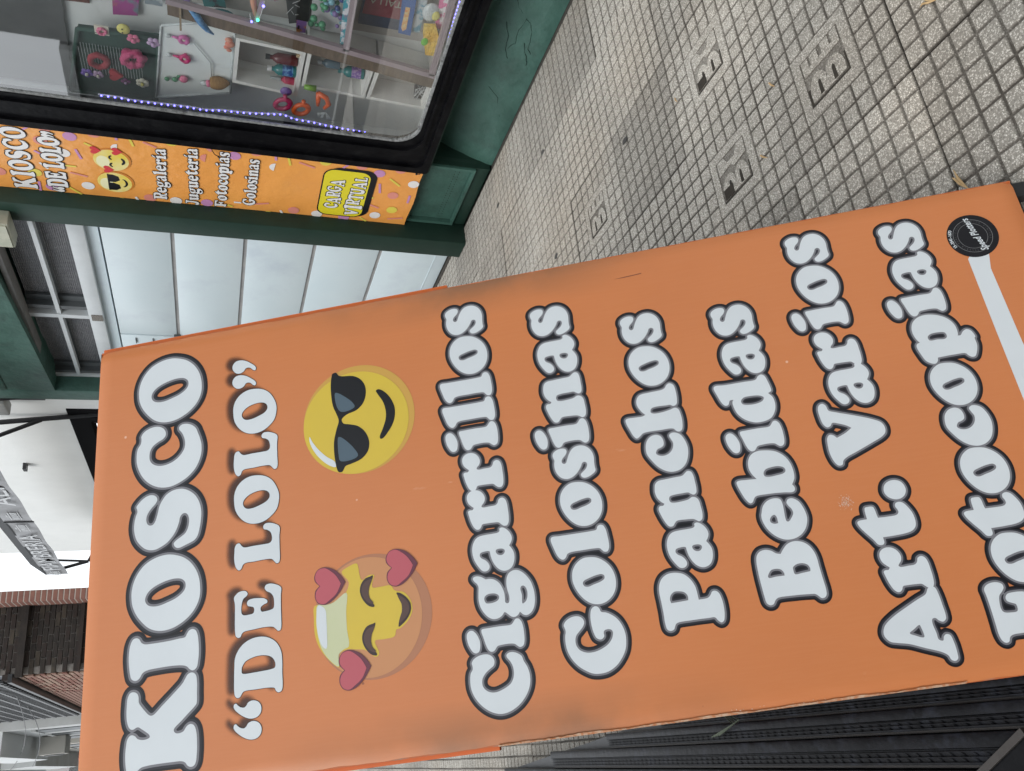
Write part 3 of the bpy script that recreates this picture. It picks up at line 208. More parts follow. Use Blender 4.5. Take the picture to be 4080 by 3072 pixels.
def tile_material(plain=False):
    m = bpy.data.materials.new('terrazzo_paving' if not plain else 'terrazzo_paving_far'); m.use_nodes = True; t = m.node_tree; N = t.nodes; Lk = t.links
    b = N['Principled BSDF']; b.inputs['Roughness'].default_value = .78; b.inputs['Specular IOR Level'].default_value = .35
    gp = N.new('ShaderNodeNewGeometry'); oi = N.new('ShaderNodeObjectInfo'); tc = N.new('ShaderNodeTexCoord')
    v = N.new('ShaderNodeTexVoronoi'); v.inputs['Scale'].default_value = 290; v.inputs['Randomness'].default_value = 1; Lk.new(gp.outputs['Position'], v.inputs['Vector'])
    cr = N.new('ShaderNodeValToRGB'); e = cr.color_ramp
    e.elements[0].position = 0; e.elements[0].color = (.12,.112,.098,1); e.elements[1].position = 1; e.elements[1].color = (.66,.63,.57,1)
    k = e.elements.new(.35); k.color = (.35,.33,.29,1); k = e.elements.new(.7); k.color = (.49,.465,.42,1)
    sp = N.new('ShaderNodeSeparateColor'); Lk.new(v.outputs['Color'], sp.inputs[0]); Lk.new(sp.outputs[0], cr.inputs['Fac'])
    # matrix between chips
    mr = N.new('ShaderNodeMapRange'); mr.inputs['From Min'].default_value = .30; mr.inputs['From Max'].default_value = .62; Lk.new(v.outputs['Distance'], mr.inputs['Value'])
    mx = N.new('ShaderNodeMix'); mx.data_type = 'RGBA'; Lk.new(mr.outputs[0], mx.inputs['Factor']); Lk.new(cr.outputs[0], mx.inputs['A']); mx.inputs['B'].default_value = (.24,.222,.195,1)
    # per-tile tone
    tn = N.new('ShaderNodeMapRange'); tn.inputs['To Min'].default_value = .80; tn.inputs['To Max'].default_value = 1.12; Lk.new(oi.outputs['Random'], tn.inputs['Value'])
    n2 = N.new('ShaderNodeTexNoise'); n2.inputs['Scale'].default_value = 3.2; n2.inputs['Detail'].default_value = 5; Lk.new(gp.outputs['Position'], n2.inputs['Vector'])
    t2 = N.new('ShaderNodeMapRange'); t2.inputs['From Min'].default_value = .3; t2.inputs['From Max'].default_value = .7; t2.inputs['To Min'].default_value = 1.02; t2.inputs['To Max'].default_value = 1.26; Lk.new(n2.outputs['Fac'], t2.inputs['Value'])
    mu = N.new('ShaderNodeMath'); mu.operation = 'MULTIPLY'; Lk.new(tn.outputs[0], mu.inputs[0]); Lk.new(t2.outputs[0], mu.inputs[1])
    vm = N.new('ShaderNodeVectorMath'); vm.operation = 'SCALE'; Lk.new(mx.outputs['Result'], vm.inputs[0]); Lk.new(mu.outputs[0], vm.inputs['Scale'])
    # warm patches
    n3 = N.new('ShaderNodeTexNoise'); n3.inputs['Scale'].default_value = 1.7; Lk.new(gp.outputs['Position'], n3.inputs['Vector'])
    w3 = N.new('ShaderNodeMapRange'); w3.inputs['From Min'].default_value = .45; w3.inputs['From Max'].default_value = .7; w3.inputs['To Max'].default_value = .55; Lk.new(n3.outputs['Fac'], w3.inputs['Value'])
    wm = N.new('ShaderNodeMix'); wm.data_type = 'RGBA'; wm.blend_type = 'MULTIPLY'; Lk.new(w3.outputs[0], wm.inputs['Factor']); Lk.new(vm.outputs[0], wm.inputs['A']); wm.inputs['B'].default_value = (1.0,.93,.86,1)
    # dirt settled low in the grooves: a layer of grime below the tile's top
    sx = N.new('ShaderNodeSeparateXYZ'); Lk.new(tc.outputs['Object'], sx.inputs[0])
    d = N.new('ShaderNodeMapRange'); d.inputs['From Min'].default_value = -.0052; d.inputs['From Max'].default_value = -.0010; d.inputs['To Min'].default_value = 1; d.inputs['To Max'].default_value = 0; Lk.new(sx.outputs['Z'], d.inputs['Value'])
    n4 = N.new('ShaderNodeTexNoise'); n4.inputs['Scale'].default_value = 2.3; n4.inputs['Detail'].default_value = 3; Lk.new(gp.outputs['Position'], n4.inputs['Vector'])
    d4 = N.new('ShaderNodeMapRange'); d4.inputs['From Min'].default_value = .35; d4.inputs['From Max'].default_value = .62; d4.inputs['To Min'].default_value = .6; d4.inputs['To Max'].default_value = .95; Lk.new(n4.outputs['Fac'], d4.inputs['Value'])
    dm = N.new('ShaderNodeMath'); dm.operation = 'MULTIPLY'; Lk.new(d.outputs[0], dm.inputs[0]); Lk.new(d4.outputs[0], dm.inputs[1])
    dx = N.new('ShaderNodeMix'); dx.data_type = 'RGBA'; Lk.new(dm.outputs[0], dx.inputs['Factor']); Lk.new(wm.outputs['Result'], dx.inputs['A']); dx.inputs['B'].default_value = (.050,.042,.034,1)
    Lk.new(dx.outputs['Result'], b.inputs['Base Color'])
    bp = N.new('ShaderNodeBump'); bp.inputs['Strength'].default_value = .35; bp.inputs['Distance'].default_value = .0015; Lk.new(v.outputs['Distance'], bp.inputs['Height']); Lk.new(bp.outputs[0], b.inputs['Normal'])
    return m
TM = tile_material()
grime = mat('black_grime', (.020,.016,.012), (.035,.028,.02), 60, rough=.9, bump=.5, bscale=150, bd=.002)
mortar = mat('joint_dirt', (.035,.031,.026), (.06,.052,.043), 30, rough=.95, bump=.5, bscale=120)

pave = Geo().add([(-2.2,-6,-.0125),(3.4,-6,-.0125),(3.4,60,-.0125),(-2.2,60,-.0125)], [(0,1,2,3)]).obj('pavement', mortar)
props(pave, kind='structure')
TS, NC = .4, 8; C = TS/NC
def cell(g, x0, y0, x1, y1):
    rings = [(.0016, -.0062), (.0040, -.0019), (.0058, -.0004), (.0088, .0)]
    vs = []
    for ins, z in rings:
        vs += [(x0+ins, y0+ins, z), (x1-ins, y0+ins, z), (x1-ins, y1-ins, z), (x0+ins, y1-ins, z)]
    fs = []
    for r in range(3):
        for k in range(4): fs.append((r*4+k, r*4+(k+1) % 4, r*4+4+(k+1) % 4, r*4+4+k))
    fs.append((12, 13, 14, 15)); g.add(vs, fs, 0)
def lobes(flip):
    # two-bump letter shape lying on its back, in unit square of the recess
    pts = []
    for c in (.30, .70):
        for k in range(9):
            a = PI-PI*k/8; pts.append((c+.215*math.cos(a)*1.0, .30+.26*math.sin(a)))
    pts = [(.07,.08)]+[(.07,.30)]+pts[1:-1]+[(.93,.30),(.93,.08)]
    return pts
def tile_mesh(kind):
    g = Geo(); e = .0030
    g.box((e, e, -.012), (TS-e, TS-e, -.0058))
    for i in range(NC):
        for j in range(NC):
            if kind and 2 <= i < 6 and 2 <= j < 6: continue
            cell(g, i*C, j*C, (i+1)*C, (j+1)*C)
    if kind:
        a, b = 2*C+.003, 6*C-.003; q, w = 2*C+.030, 6*C-.030      # flat panel with a square recess
        def fr(x0, y0, x1, y1): g.add([(x0,y0,-.0003),(x1,y0,-.0003),(x1,y1,-.0003),(x0,y1,-.0003)], [(0,1,2,3)])
        fr(a, a, b, q); fr(a, w, b, b); fr(a, q, q, w); fr(w, q, b, w)
        for (p, r_) in (((a,a),(b,a)),((b,a),(b,b)),((b,b),(a,b)),((a,b),(a,a))):
            ox = (-.003 if p[0] == a and r_[0] == a else .003 if p[0] == b and r_[0] == b else 0)
            oy = (-.003 if p[1] == a and r_[1] == a else .003 if p[1] == b and r_[1] == b else 0)
            g.add([(p[0],p[1],-.0003),(r_[0],r_[1],-.0003),(r_[0]+ox,r_[1]+oy,-.0058),(p[0]+ox,p[1]+oy,-.0058)], [(0,1,2,3)])
        g.add([(q,q,-.0040),(w,q,-.0040),(w,w,-.0040),(q,w,-.0040)], [(0,1,2,3)], 0)
        for (p, r_) in (((q,q),(w,q)),((w,q),(w,w)),((w,w),(q,w)),((q,w),(q,q))):
            g.add([(p[0],p[1],-.0003),(r_[0],r_[1],-.0003),(r_[0],r_[1],-.0040),(p[0],p[1],-.0040)], [(0,1,2,3)])
        L = w-q
        # local frame: along = +y, rise = +x
        O = Vector((q, q, -.0039)); A = Vector((0, 1, 0))*L; Bv = Vector((1, 0, 0))*L
        if kind == 2:
            O = Vector((q, q, -.0039))
        H = Vector((0, 0, .0035))
        P = lobes(False)
        g.prism(P, O, A, Bv, H)
        for c in (.32, .68):                                           # counters of the two bumps
            g.prism([(c-.045,.10),(c+.045,.10),(c+.035,.36),(c,.41),(c-.035,.36)], O+Vector((0,0,.0036)), A, Bv, Vector((0,0,.0004)), 1)
        g.prism([(0,0),(1,0),(1,.065),(0,.065)], O-Vector((0,0,.0003)), A, Bv, Vector((0,0,.0012)), 1)
        g.prism([(0,.065),(.055,.065),(.055,.42),(0,.42)], O-Vector((0,0,.0003)), A, Bv, Vector((0,0,.0012)), 1)
        if kind == 1:
            g.prism([(.945,.065),(1,.065),(1,.40),(.945,.40)], O-Vector((0,0,.0003)), A, Bv, Vector((0,0,.0012)), 1)
            g.prism([(.04,.66),(.96,.66),(.96,.98),(.80,.98),(.80,.78),(.74,.78),(.74,.98),(.55,.98),(.55,.78),(.45,.78),(.45,.98),(.26,.98),(.26,.78),(.2,.78),(.2,.98),(.04,.98)], O, A, Bv, H)
        else:
            g.prism([(.62,.07),(.94,.07),(.94,.30),(.62,.30)], O+Vector((0,0,.0035)), A, Bv, Vector((0,0,.0004)), 1)
            g.prism([(.04,.64),(.45,.60),(.55,.70),(.96,.66),(.96,.98),(.74,.98),(.62,.80),(.38,.80),(.26,.98),(.04,.98)], O, A, Bv, H)
    me = bpy.data.meshes.new('paving_tile'); me.from_pydata(g.v, [], g.f); me.materials.append(TM); me.materials.append(grime)
    me.polygons.foreach_set('material_index', g.mi)
    bm = bmesh.new(); bm.from_mesh(me); bmesh.ops.recalc_face_normals(bm, faces=bm.faces); bm.to_mesh(me); bm.free()
    return me
TMS = [tile_mesh(0), tile_mesh(1), tile_mesh(2)]
TX0, TY0 = 1.98693883, 1.759246
logo = {(-1,-1): 2, (-2,-1): 2, (-2,-2): 1, (-1,1): 1}
cnt = 0
for i in range(-6, 2):
    for j in range(-5, 28):
        x, y = TX0+i*TS, TY0+j*TS
        if i == 1 and y > 4.0: pass
        vis = (x+TS > .15 and y < 7.4 and x < 2.8) or (x+TS > -.45 and x < .3 and y < 13) or (-1.2 < x and y < 3.2)
        if not vis: continue
        cnt += 1
        if cnt > 296: break
        o = inst(TMS[logo.get((i, j), 0)], 'tile', (x+random.uniform(-.0018,.0018), y+random.uniform(-.0018,.0018), random.uniform(-.0018,.0018)), pave,
             rot=(random.uniform(-.003,.003), random.uniform(-.003,.003), random.uniform(-.003,.003)))
# far paving beyond the single tiles: joined
g = Geo()
for j in range(14, 60):
    y = TY0+j*TS
    for i in range(-9, 2):
        x = TX0+i*TS
        if (x+TS > .15 and y < 7.4) or (x+TS > -.45 and x < .3 and y < 13): continue
        g.box((x+.003, y+.003, -.0115), (x+TS-.003, y+TS-.003, -.0008))
o = g.obj('far_tiles', TM, pave); o['kind'] = 'stuff'
# litter on the tiles: spots of gum, leaves, bits of straw
gum = mat('old_gum', (.05,.048,.045), rough=.7)
def px_spots():
    return [(2.62,3.62),(2.32,4.31),(2.04,2.83),(1.05,3.78)]
for k, (x, y) in enumerate([(2.39,2.74),(2.536,3.358),(1.854,2.763),(1.907,2.069)]):
    g = Geo(); r = .012; pts = [(math.cos(2*PI*q/11)*r*random.uniform(.8,1.15), math.sin(2*PI*q/11)*r*1.5*random.uniform(.85,1.15)) for q in range(11)]
    g.prism(pts, (x, y, .0005), (1,0,0), (0,1,0), (0,0,.0012))
    props(g.obj('gum_spot', gum), ['flattened dark gum spot near the foot of the green shop wall','flattened dark gum spot between the green pillar base and the board','flattened dark gum spot close beside the orange board edge','small dark gum spot in the middle of the pavement'][k], 'gum spot', 'gum spots on the pavement')
straw = mat('dry_straw', (.42,.27,.12), (.55,.38,.2), 60, rough=.8)
strl = ['dry bent leaf lying on the tiles beside the lower corner of the orange board','short straw bit on the tile below the nearer letter tile','straw bit on the tile right of the topmost letter tile','dry leaf curl on the pavement nearest the right border','thin straw bit near the middle seam of the tiles']
for k, (x, y, a, L) in enumerate([(.884,.944,.5,.05),(1.329,1.429,.8,.035),(1.487,1.331,.6,.03),(1.278,.869,1.1,.04),(1.789,1.728,.3,.02)]):
    g = Geo(); d = Vector((math.cos(a), math.sin(a), 0)); p = Vector((x, y, .004))
    g.tube([p-d*L/2, p-d*L*.1+Vector((0,0,.004)), p+d*L*.25+Vector((0.004,0,.003)), p+d*L/2], [.0006,.0028,.0022,.0005], 6)
    if k in (0, 3): g.tube([p-d*L/2, p+Vector((.006,-.004,.006)), p+d*L/2+Vector((.012,-.01,.002))], [.0006,.003,.0005], 6)
    props(g.obj('leaf', straw), strl[k], 'leaf', 'dry leaves and straw on the tiles')
# ------------------------------------------------------------------ the kiosk's front
XF = 2.80
shop = thing('kiosk_front', 'green painted kiosk front with black framed shop window and cracked low wall', 'shop', (XF, 2.0, 0))
# low wall under the window: leans out towards its foot, cracked
g = Geo(); ny, nz = 60, 12
for j in range(ny+1):
    y = -1.0+j*(3.405+1.0)/ny
    for k in range(nz+1):
        t = k/nz; z = -.01+.36*t
        x = 2.83+.16*t**1.25+.004*math.sin(y*9+k)*math.sin(k*.8)
        g.v.append((x+random.uniform(-.0012,.0012), y, z))
for j in range(ny):
    for k in range(nz):
        a = j*(nz+1)+k; g.f.append((a, a+nz+1, a+nz+2, a+1)); g.mi.append(0)
lw = g.obj('low_wall', green, shop, smooth=True)
Geo().box((2.80,3.4052,0),(3.05,3.4115,.351)).obj('wall_return', green_dk, shop)
crk = mat('crack_shadow', (.012,.028,.022), rough=.9)
for path in ([(2.35,.205),(2.42,.165),(2.455,.12),(2.47,.10),(2.52,.075),(2.6,.065),(2.63,.04)], [(2.52,.19),(2.58,.16),(2.66,.15),(2.71,.12)], [(2.455,.12),(2.53,.13),(2.6,.125),(2.66,.15)], [(2.58,.09),(2.66,.05),(2.70,.04)], [(2.9,.16),(2.94,.10),(3.03,.07),(3.08,.03)]):
    pts = []
    for i in range(len(path)-1):
        for s in range(4):
            t = s/4; y = path[i][0]*(1-t)+path[i+1][0]*t; z = path[i][1]*(1-t)+path[i+1][1]*t
            tt = (z+.01)/.36; pts.append((2.83+.16*tt**1.25-.0008, y+random.uniform(-.004,.004), z+random.uniform(-.003,.003)))
    Geo().tube(pts, [random.uniform(.0005,.0017) for _ in pts], 5).obj('wall_crack', crk, shop)
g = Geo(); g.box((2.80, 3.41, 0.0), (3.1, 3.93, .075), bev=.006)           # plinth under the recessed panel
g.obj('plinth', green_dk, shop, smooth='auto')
# recessed meter panel with a perforated strip
fr = Geo(); fr.box((2.787,3.412,.078),(2.83,3.430,.36)); fr.box((2.787,3.905,.078),(2.83,3.928,.36)); fr.box((2.787,3.430,.078),(2.83,3.905,.092)); fr.box((2.787,3.430,.345),(2.83,3.905,.36))
pf = fr.obj('panel_frame', green, shop)
pg = Geo().box((2.812,3.432,.094),(2.83,3.903,.343)).obj('recess_panel', green, shop)
g = Geo()
for r_ in range(2):
    for k in range(19):
        y = 3.47+k*.0215; z = .155+r_*.022
        g.lathe((2.8125, y, z), [(0,.0032),(-.0012,.0032)], 7, axis=(1,0,0))
h = g.obj('vent_holes', crk, pg); h['kind'] = 'stuff'
# wall behind the banner
Geo().box((2.83,3.405,.075),(2.85,3.93,4.2)).obj('banner_wall', green_in, shop)
# black steel shop-window frame with rounded corner (glass opening y..3.23, z .44..)
def rr(y0, z0, r, y1=-1.2, z1=3.4, n=10):      # closed loop, rounded at its far lower corner
    pts = [(y1, z0)]
    for k in range(n+1):
        a = -PI/2+PI/2*k/n; pts.append((y0-r+r*math.cos(a), z0+r+r*math.sin(a)))
    return pts+[(y0, z1), (y1, z1)]
def band(o_, i_, x0, x1, mi=0, g=None):
    g = g or Geo(); n = len(o_)
    vs = [(x0, p[0], p[1]) for p in o_]+[(x0, p[0], p[1]) for p in i_]+[(x1, p[0], p[1]) for p in o_]+[(x1, p[0], p[1]) for p in i_]
    fs = []
    for k in range(n):
        q = (k+1) % n
        fs += [(k, q, n+q, n+k), (2*n+k, 3*n+k, 3*n+q, 2*n+q), (k, 2*n+k, 2*n+q, q), (n+k, n+q, 3*n+q, 3*n+k)]
    return g.add(vs, fs, mi)
sf = thing('shop_window', 'large kiosk shop window with thick black frame and rounded corner', 'window', (2.78, 2.0, .35))
fb = Geo()
band(rr(3.425,.352,.02), rr(3.385,.385,.05), 2.735, 2.80, 0, fb)
band(rr(3.385,.385,.05), rr(3.30,.415,.09), 2.752, 2.80, 0, fb)
band(rr(3.30,.415,.09), rr(3.272,.430,.10), 2.742, 2.80, 0, fb)
band(rr(3.272,.430,.10), rr(3.235,.452,.12), 2.757, 2.80, 0, fb)
fb.obj('window_frame', blackm, sf)
gb = Geo(); band(rr(3.4355,.342,.02), rr(3.425,.352,.02), 2.745, 2.80, 0, gb)
gb.obj('frame_trim', green_dk, sf)
pt = Geo(); o_, i_ = rr(3.2355,.4515,.12, n=26), rr(3.226,.462,.125, n=26)
i_ = [(p[0]+random.uniform(-.004,.003), p[1]+random.uniform(-.003,.004)) for p in i_]
band(o_, i_, 2.762, 2.775, 0, pt); pt.obj('putty_bead', putty, sf)
gm = bpy.data.materials.new('window_glass'); gm.use_nodes = True; t = gm.node_tree; t.nodes.clear()
om = t.nodes.new('ShaderNodeOutputMaterial'); mxs = t.nodes.new('ShaderNodeMixShader'); tr = t.nodes.new('ShaderNodeBsdfTransparent'); gl = t.nodes.new('ShaderNodeBsdfGlossy'); lwn = t.nodes.new('ShaderNodeLayerWeight')
pw_ = t.nodes.new('ShaderNodeMath'); pw_.operation = 'POWER'; pw_.inputs[1].default_value = 3.0; ml_ = t.nodes.new('ShaderNodeMath'); ml_.operation = 'MULTIPLY_ADD'; ml_.inputs[1].default_value = .75; ml_.inputs[2].default_value = .20
gl.inputs['Roughness'].default_value = .015; tr.inputs['Color'].default_value = (.98,.99,.99,1); gl.inputs['Color'].default_value = (1,1,1,1)
t.links.new(lwn.outputs['Facing'], pw_.inputs[0]); t.links.new(pw_.outputs[0], ml_.inputs[0]); t.links.new(ml_.outputs[0], mxs.inputs[0]); t.links.new(tr.outputs[0], mxs.inputs[1]); t.links.new(gl.outputs[0], mxs.inputs[2]); t.links.new(mxs.outputs[0], om.inputs[0])
pl = rr(3.233,.455,.118, n=14)
g = Geo(); g.v = [(2.768, p[0], p[1]) for p in pl]; g.f = [tuple(range(len(pl)))[::-1]]; g.mi = [0]   # facing the street
g.obj('glass_pane', gm, sf, recalc=False)
# vitrine box behind the glass
inn = mat('vitrine_grey_paint', (.76,.80,.79), (.70,.74,.73), 4, rough=.7)
g = Geo(); g.box((3.09,-1.2,.353),(3.11,3.56,3.4)); g.box((2.851,3.52,.353),(3.09,3.56,3.4)); g.box((2.86,-1.2,.353),(3.09,3.52,.37)); g.box((2.80,-1.2,3.38),(3.09,3.52,3.4))
g.obj('vitrine_lining', inn, sf)
# pillar between banner and door
pil = thing('pillar', 'dark green pillar between the long banner and the pale door', 'pillar', (2.735, 4.0, 0))
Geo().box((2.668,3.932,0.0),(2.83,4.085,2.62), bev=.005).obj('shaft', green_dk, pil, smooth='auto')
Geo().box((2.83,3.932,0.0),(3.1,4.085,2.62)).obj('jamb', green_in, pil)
# overhead beam
bm_ = thing('beam', 'mint green concrete beam above the pale door', 'beam', (2.7, 5.2, 2.5))
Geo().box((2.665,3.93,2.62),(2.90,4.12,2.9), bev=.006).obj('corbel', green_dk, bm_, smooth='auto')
g = Geo(); g.add([(2.668,4.086,2.57),(2.668,6.30,2.485),(2.668,6.30,2.79),(2.668,4.086,2.79),(2.95,4.086,2.57),(2.95,6.30,2.485),(2.95,6.30,2.79),(2.95,4.086,2.79)], [(0,1,2,3),(4,7,6,5),(0,4,5,1),(1,5,6,2),(2,6,7,3),(3,7,4,0)]); g.obj('lintel', green, bm_)
g = Geo(); g.box((2.715,4.086,2.505),(2.80,6.30,2.535)); g.obj('soffit_trim', mat('dull_beige_trim', (.22,.21,.20), (.16,.155,.15), 9, rough=.6), bm_)
Geo().box((2.74,4.122,2.79),(2.95,6.02,3.4)).obj('frieze_panel', green, bm_)
Geo().box((2.66,6.02,2.79),(2.95,6.30,3.6), bev=.01).obj('end_block', green, bm_, smooth='auto')
ep = thing('end_pillar', 'mint green pillar at the far side of the pale door', 'pillar', (2.73, 6.4, 0))
Geo().box((2.668,6.302,0),(2.95,6.475,3.6), bev=.006).obj('shaft', green, ep, smooth='auto')
lf = thing('wall_lamp', 'cream box lamp fixed on top of the dark green pillar', 'lamp', (2.64, 4.1, 2.36))
crm = mat('cream_plastic', (.50,.50,.40), (.40,.42,.33), 14, rough=.5, c3=(.25,.3,.22), s3=9)
Geo().box((2.585,4.00,2.365),(2.668,4.215,2.60), bev=.006).obj('housing', crm, lf, smooth='auto')
Geo().box((2.578,4.012,2.375),(2.585,4.203,2.59)).obj('cover', crm, lf)
# ---- pale metal door, leaf of five panels, transom of ribbed lights
door = thing('metal_door', 'pale blue white metal door of wide flat panels with grey joints', 'door', (XF, 4.8, 0))
Geo().box((2.86,4.086,0),(2.9,6.31,2.5)).obj('backing', greyd, door)
def leaf(y0, y1, nm):
    zs = [.012,.435,.832,1.228,1.625,2.008]
    for k in range(5):
        g = Geo(); g.box((2.797, y0, zs[k]+(.011 if k else 0)), (2.835, y1, zs[k+1]-.011), bev=.003)
        if k == 0: g.box((2.7945, y0+.01, .085), (2.797, y1-.01, .089))
        g.obj('panel', white_door, door, smooth='auto')
    for k in range(1, 5):
        Geo().box((2.806, y0, zs[k]-.0105), (2.83, y1, zs[k]+.0105)).obj('joint_strip', galv, door)
leaf(4.088, 5.572, 0); leaf(5.588, 6.28, 1)
hg = Geo()
for z in (1.90, 1.79, 1.45): hg.box((2.788, 5.625, z), (2.797, 5.70, z+.006))
hg.obj('hinge_pin', greyd, door)
Geo().box((2.783,5.548,1.610),(2.797,5.566,1.655), bev=.003).obj('latch', greyd, door)
g = Geo(); g.box((2.82,4.086,2.012),(2.86,6.30,2.075)); g.obj('top_recess', white_door, door)
g = Geo(); g.box((2.786,4.086,2.076),(2.845,6.30,2.163), bev=.003); g.obj('header_rail', white_frame, door, smooth='auto')
Geo().box((2.781,5.30,2.082),(2.786,5.375,2.147)).obj('notice_sticker', mat('printed_notice', (.10,.095,.09), (.25,.23,.2), 160, rough=.6, lo=.45, hi=.55), door)
Geo().box((2.786,4.086,2.163),(2.83,4.11,2.51)).obj('transom_stile', white_frame, door)
Geo().box((2.792,4.11,2.322),(2.83,5.315,2.347)).obj('transom_bar', white_frame, door)
Geo().box((2.792,5.362,2.322),(2.83,6.262,2.347)).obj('transom_bar', white_frame, door)
Geo().box((2.786,5.316,2.163),(2.83,5.361,2.51)).obj('transom_stile', white_frame, door)
Geo().box((2.786,6.262,2.163),(2.83,6.30,2.51)).obj('transom_stile', white_frame, door)
rib = mat('ribbed_glass', (.20,.20,.215), (.28,.275,.285), 30, rough=.25, spec=.7)
for (y0, y1, z0, z1) in ((4.112,5.16,2.349,2.512),(4.112,5.16,2.165,2.320),(5.40,6.16,2.349,2.512),(5.40,6.16,2.165,2.320)):
    g = Geo(); n = int((z1-z0)/.0105)
    for k in range(n):
        za = z0+(z1-z0)*k/n; zb = z0+(z1-z0)*(k+1)/n; zm = (za+zb)/2
        g.add([(2.862,y0,za),(2.862,y1,za),(2.855,y1,zm),(2.855,y0,zm),(2.862,y1,zb),(2.862,y0,zb)], [(0,1,2,3),(3,2,4,5)])
    g.obj('ribbed_pane', rib, door)
g = Geo()
for y in (5.165, 6.165): g.box((2.84,y,2.163),(2.87,y+.06,2.51)); g.box((2.80,y+.06,2.163),(2.84,y+.10,2.51))
g.obj('inner_jamb', greyd, door)
Geo().box((2.77,4.086,-.01),(2.80,6.30,.006)).obj('sill', mortar, door)

# ---- long banner
# ------------------------------------------------------------------ lettering tools
def spline(ctrl, sub=5):
    p = [np.array(q, float)/10 for q in ctrl]; n = len(p); out = []
    for i in range(n):
        p0, p1, p2, p3 = p[i-1], p[i], p[(i+1) % n], p[(i+2) % n]
        if np.allclose(p1, p2): continue
        if np.allclose(p0, p1): m1 = (p2-p1)*.5
        else: m1 = None
        if np.allclose(p2, p3): m2 = (p2-p1)*.5
        else: m2 = None
        d1 = np.linalg.norm(p1-p0)**.5 or 1e-3; d2 = np.linalg.norm(p2-p1)**.5; d3 = np.linalg.norm(p3-p2)**.5 or 1e-3
        if m1 is None: m1 = ((p1-p0)/d1-(p2-p0)/(d1+d2)+(p2-p1)/d2)*d2
        if m2 is None: m2 = ((p2-p1)/d2-(p3-p1)/(d2+d3)+(p3-p2)/d3)*d2
        for k in range(sub):
            t = k/sub; out.append((2*t**3-3*t*t+1)*p1+(t**3-2*t*t+t)*m1+(-2*t**3+3*t*t)*p2+(t**3-t*t)*m2)
    return np.array(out)
def sdf(loops, X, Y):
    P = np.stack([X.ravel(), Y.ravel()], 1).astype(np.float64); dm = np.full(len(P), 1e9); ins = np.zeros(len(P), bool)
    for L in loops:
        A = L; Bq = np.roll(L, -1, 0)
        for a, b in zip(A, Bq):
            d = b-a; q = P-a; h = np.clip((q@d)/(d@d+1e-12), 0, 1); e = q-h[:, None]*d; dm = np.minimum(dm, (e*e).sum(1))
            if a[1] != b[1]:
                c = ((a[1] > P[:, 1]) != (b[1] > P[:, 1])) & (P[:, 0] < (b[0]-a[0])*(P[:, 1]-a[1])/(b[1]-a[1])+a[0]); ins ^= c
    d = np.sqrt(dm); d[ins] *= -1
    return d.reshape(X.shape)
def contours(F, xs, ys, lv):
    """marching squares -> closed loops"""
    F = F-lv; F[np.abs(F) < 1e-6] = 1e-6; seg = {}
    def ed(i, j, k):
        if k == 0: a, b, p, q = F[j, i], F[j, i+1], (xs[i], ys[j]), (xs[i+1], ys[j]); key = (i, j, 0)
        elif k == 1: a, b, p, q = F[j, i+1], F[j+1, i+1], (xs[i+1], ys[j]), (xs[i+1], ys[j+1]); key = (i+1, j, 1)
        elif k == 2: a, b, p, q = F[j+1, i], F[j+1, i+1], (xs[i], ys[j+1]), (xs[i+1], ys[j+1]); key = (i, j+1, 0)
        else: a, b, p, q = F[j, i], F[j+1, i], (xs[i], ys[j]), (xs[i], ys[j+1]); key = (i, j, 1)
        t = a/(a-b); return key, (p[0]+(q[0]-p[0])*t, p[1]+(q[1]-p[1])*t)
    T = {1: [(3,0)], 2: [(0,1)], 3: [(3,1)], 4: [(1,2)], 5: [(3,2),(1,0)], 6: [(0,2)], 7: [(3,2)], 8: [(2,3)], 9: [(2,0)], 10: [(0,3),(2,1)], 11: [(2,1)], 12: [(1,3)], 13: [(1,0)], 14: [(0,3)]}
    I = (F < 0).astype(int); code = I[:-1, :-1]+2*I[:-1, 1:]+4*I[1:, 1:]+8*I[1:, :-1]; pos = {}
    for j, i in zip(*np.nonzero((code > 0) & (code < 15))):
        for a, b in T[int(code[j, i])]:
            ka, pa = ed(i, j, a); kb, pb = ed(i, j, b); pos[ka] = pa; pos[kb] = pb; seg[ka] = kb
    loops = []; used = set()
    for s0 in list(seg):
        if s0 in used: continue
        L = []; k = s0
        while k in seg and k not in used: used.add(k); L.append(pos[k]); k = seg[k]
        if len(L) > 6: loops.append(np.array(L))
    return loops
def area(L): x, y = L[:, 0], L[:, 1]; return .5*np.sum(x*np.roll(y, -1)-y*np.roll(x, -1))
def inside(p, L):
    c = False
    for a, b in zip(L, np.roll(L, -1, 0)):
        if (a[1] > p[1]) != (b[1] > p[1]) and p[0] < (b[0]-a[0])*(p[1]-a[1])/(b[1]-a[1])+a[0]: c = not c
    return c
def fill(loops):
    """triangles of nested loops -> verts (2-D), tris"""
    loops = [L for L in loops if abs(area(L)) > .05]
    dep = [sum(inside(L[0], M) for M in loops if M is not L) for L in loops]; V = []; Tn = []
    for i, L in enumerate(loops):
        if dep[i] % 2: continue
        grp = [L]+[M for k, M in enumerate(loops) if dep[k] == dep[i]+1 and inside(M[0], L)]
        tri = tessellate_polygon([[Vector((p[0], p[1], 0)) for p in M] for M in grp]); b = len(V)
        for M in grp: V += [tuple(p) for p in M]
        Tn += [tuple(k+b for k in t_) for t_ in tri]
    return V, Tn
RING = {}
def ring_polys(key, loops, offs, res):
    if key in RING: return RING[key]
    A = np.concatenate(loops); m = max(max(offs), 0)+3*res
    xs = np.arange(A[:, 0].min()-m, A[:, 0].max()+m+res, res); ys = np.arange(A[:, 1].min()-m, A[:, 1].max()+m+res, res)
    F = sdf(loops, *np.meshgrid(xs, ys)); out = []
    for o in offs: out.append(fill(loops if o == 0 else contours(F.copy(), xs, ys, o)))
    RING[key] = out; return out
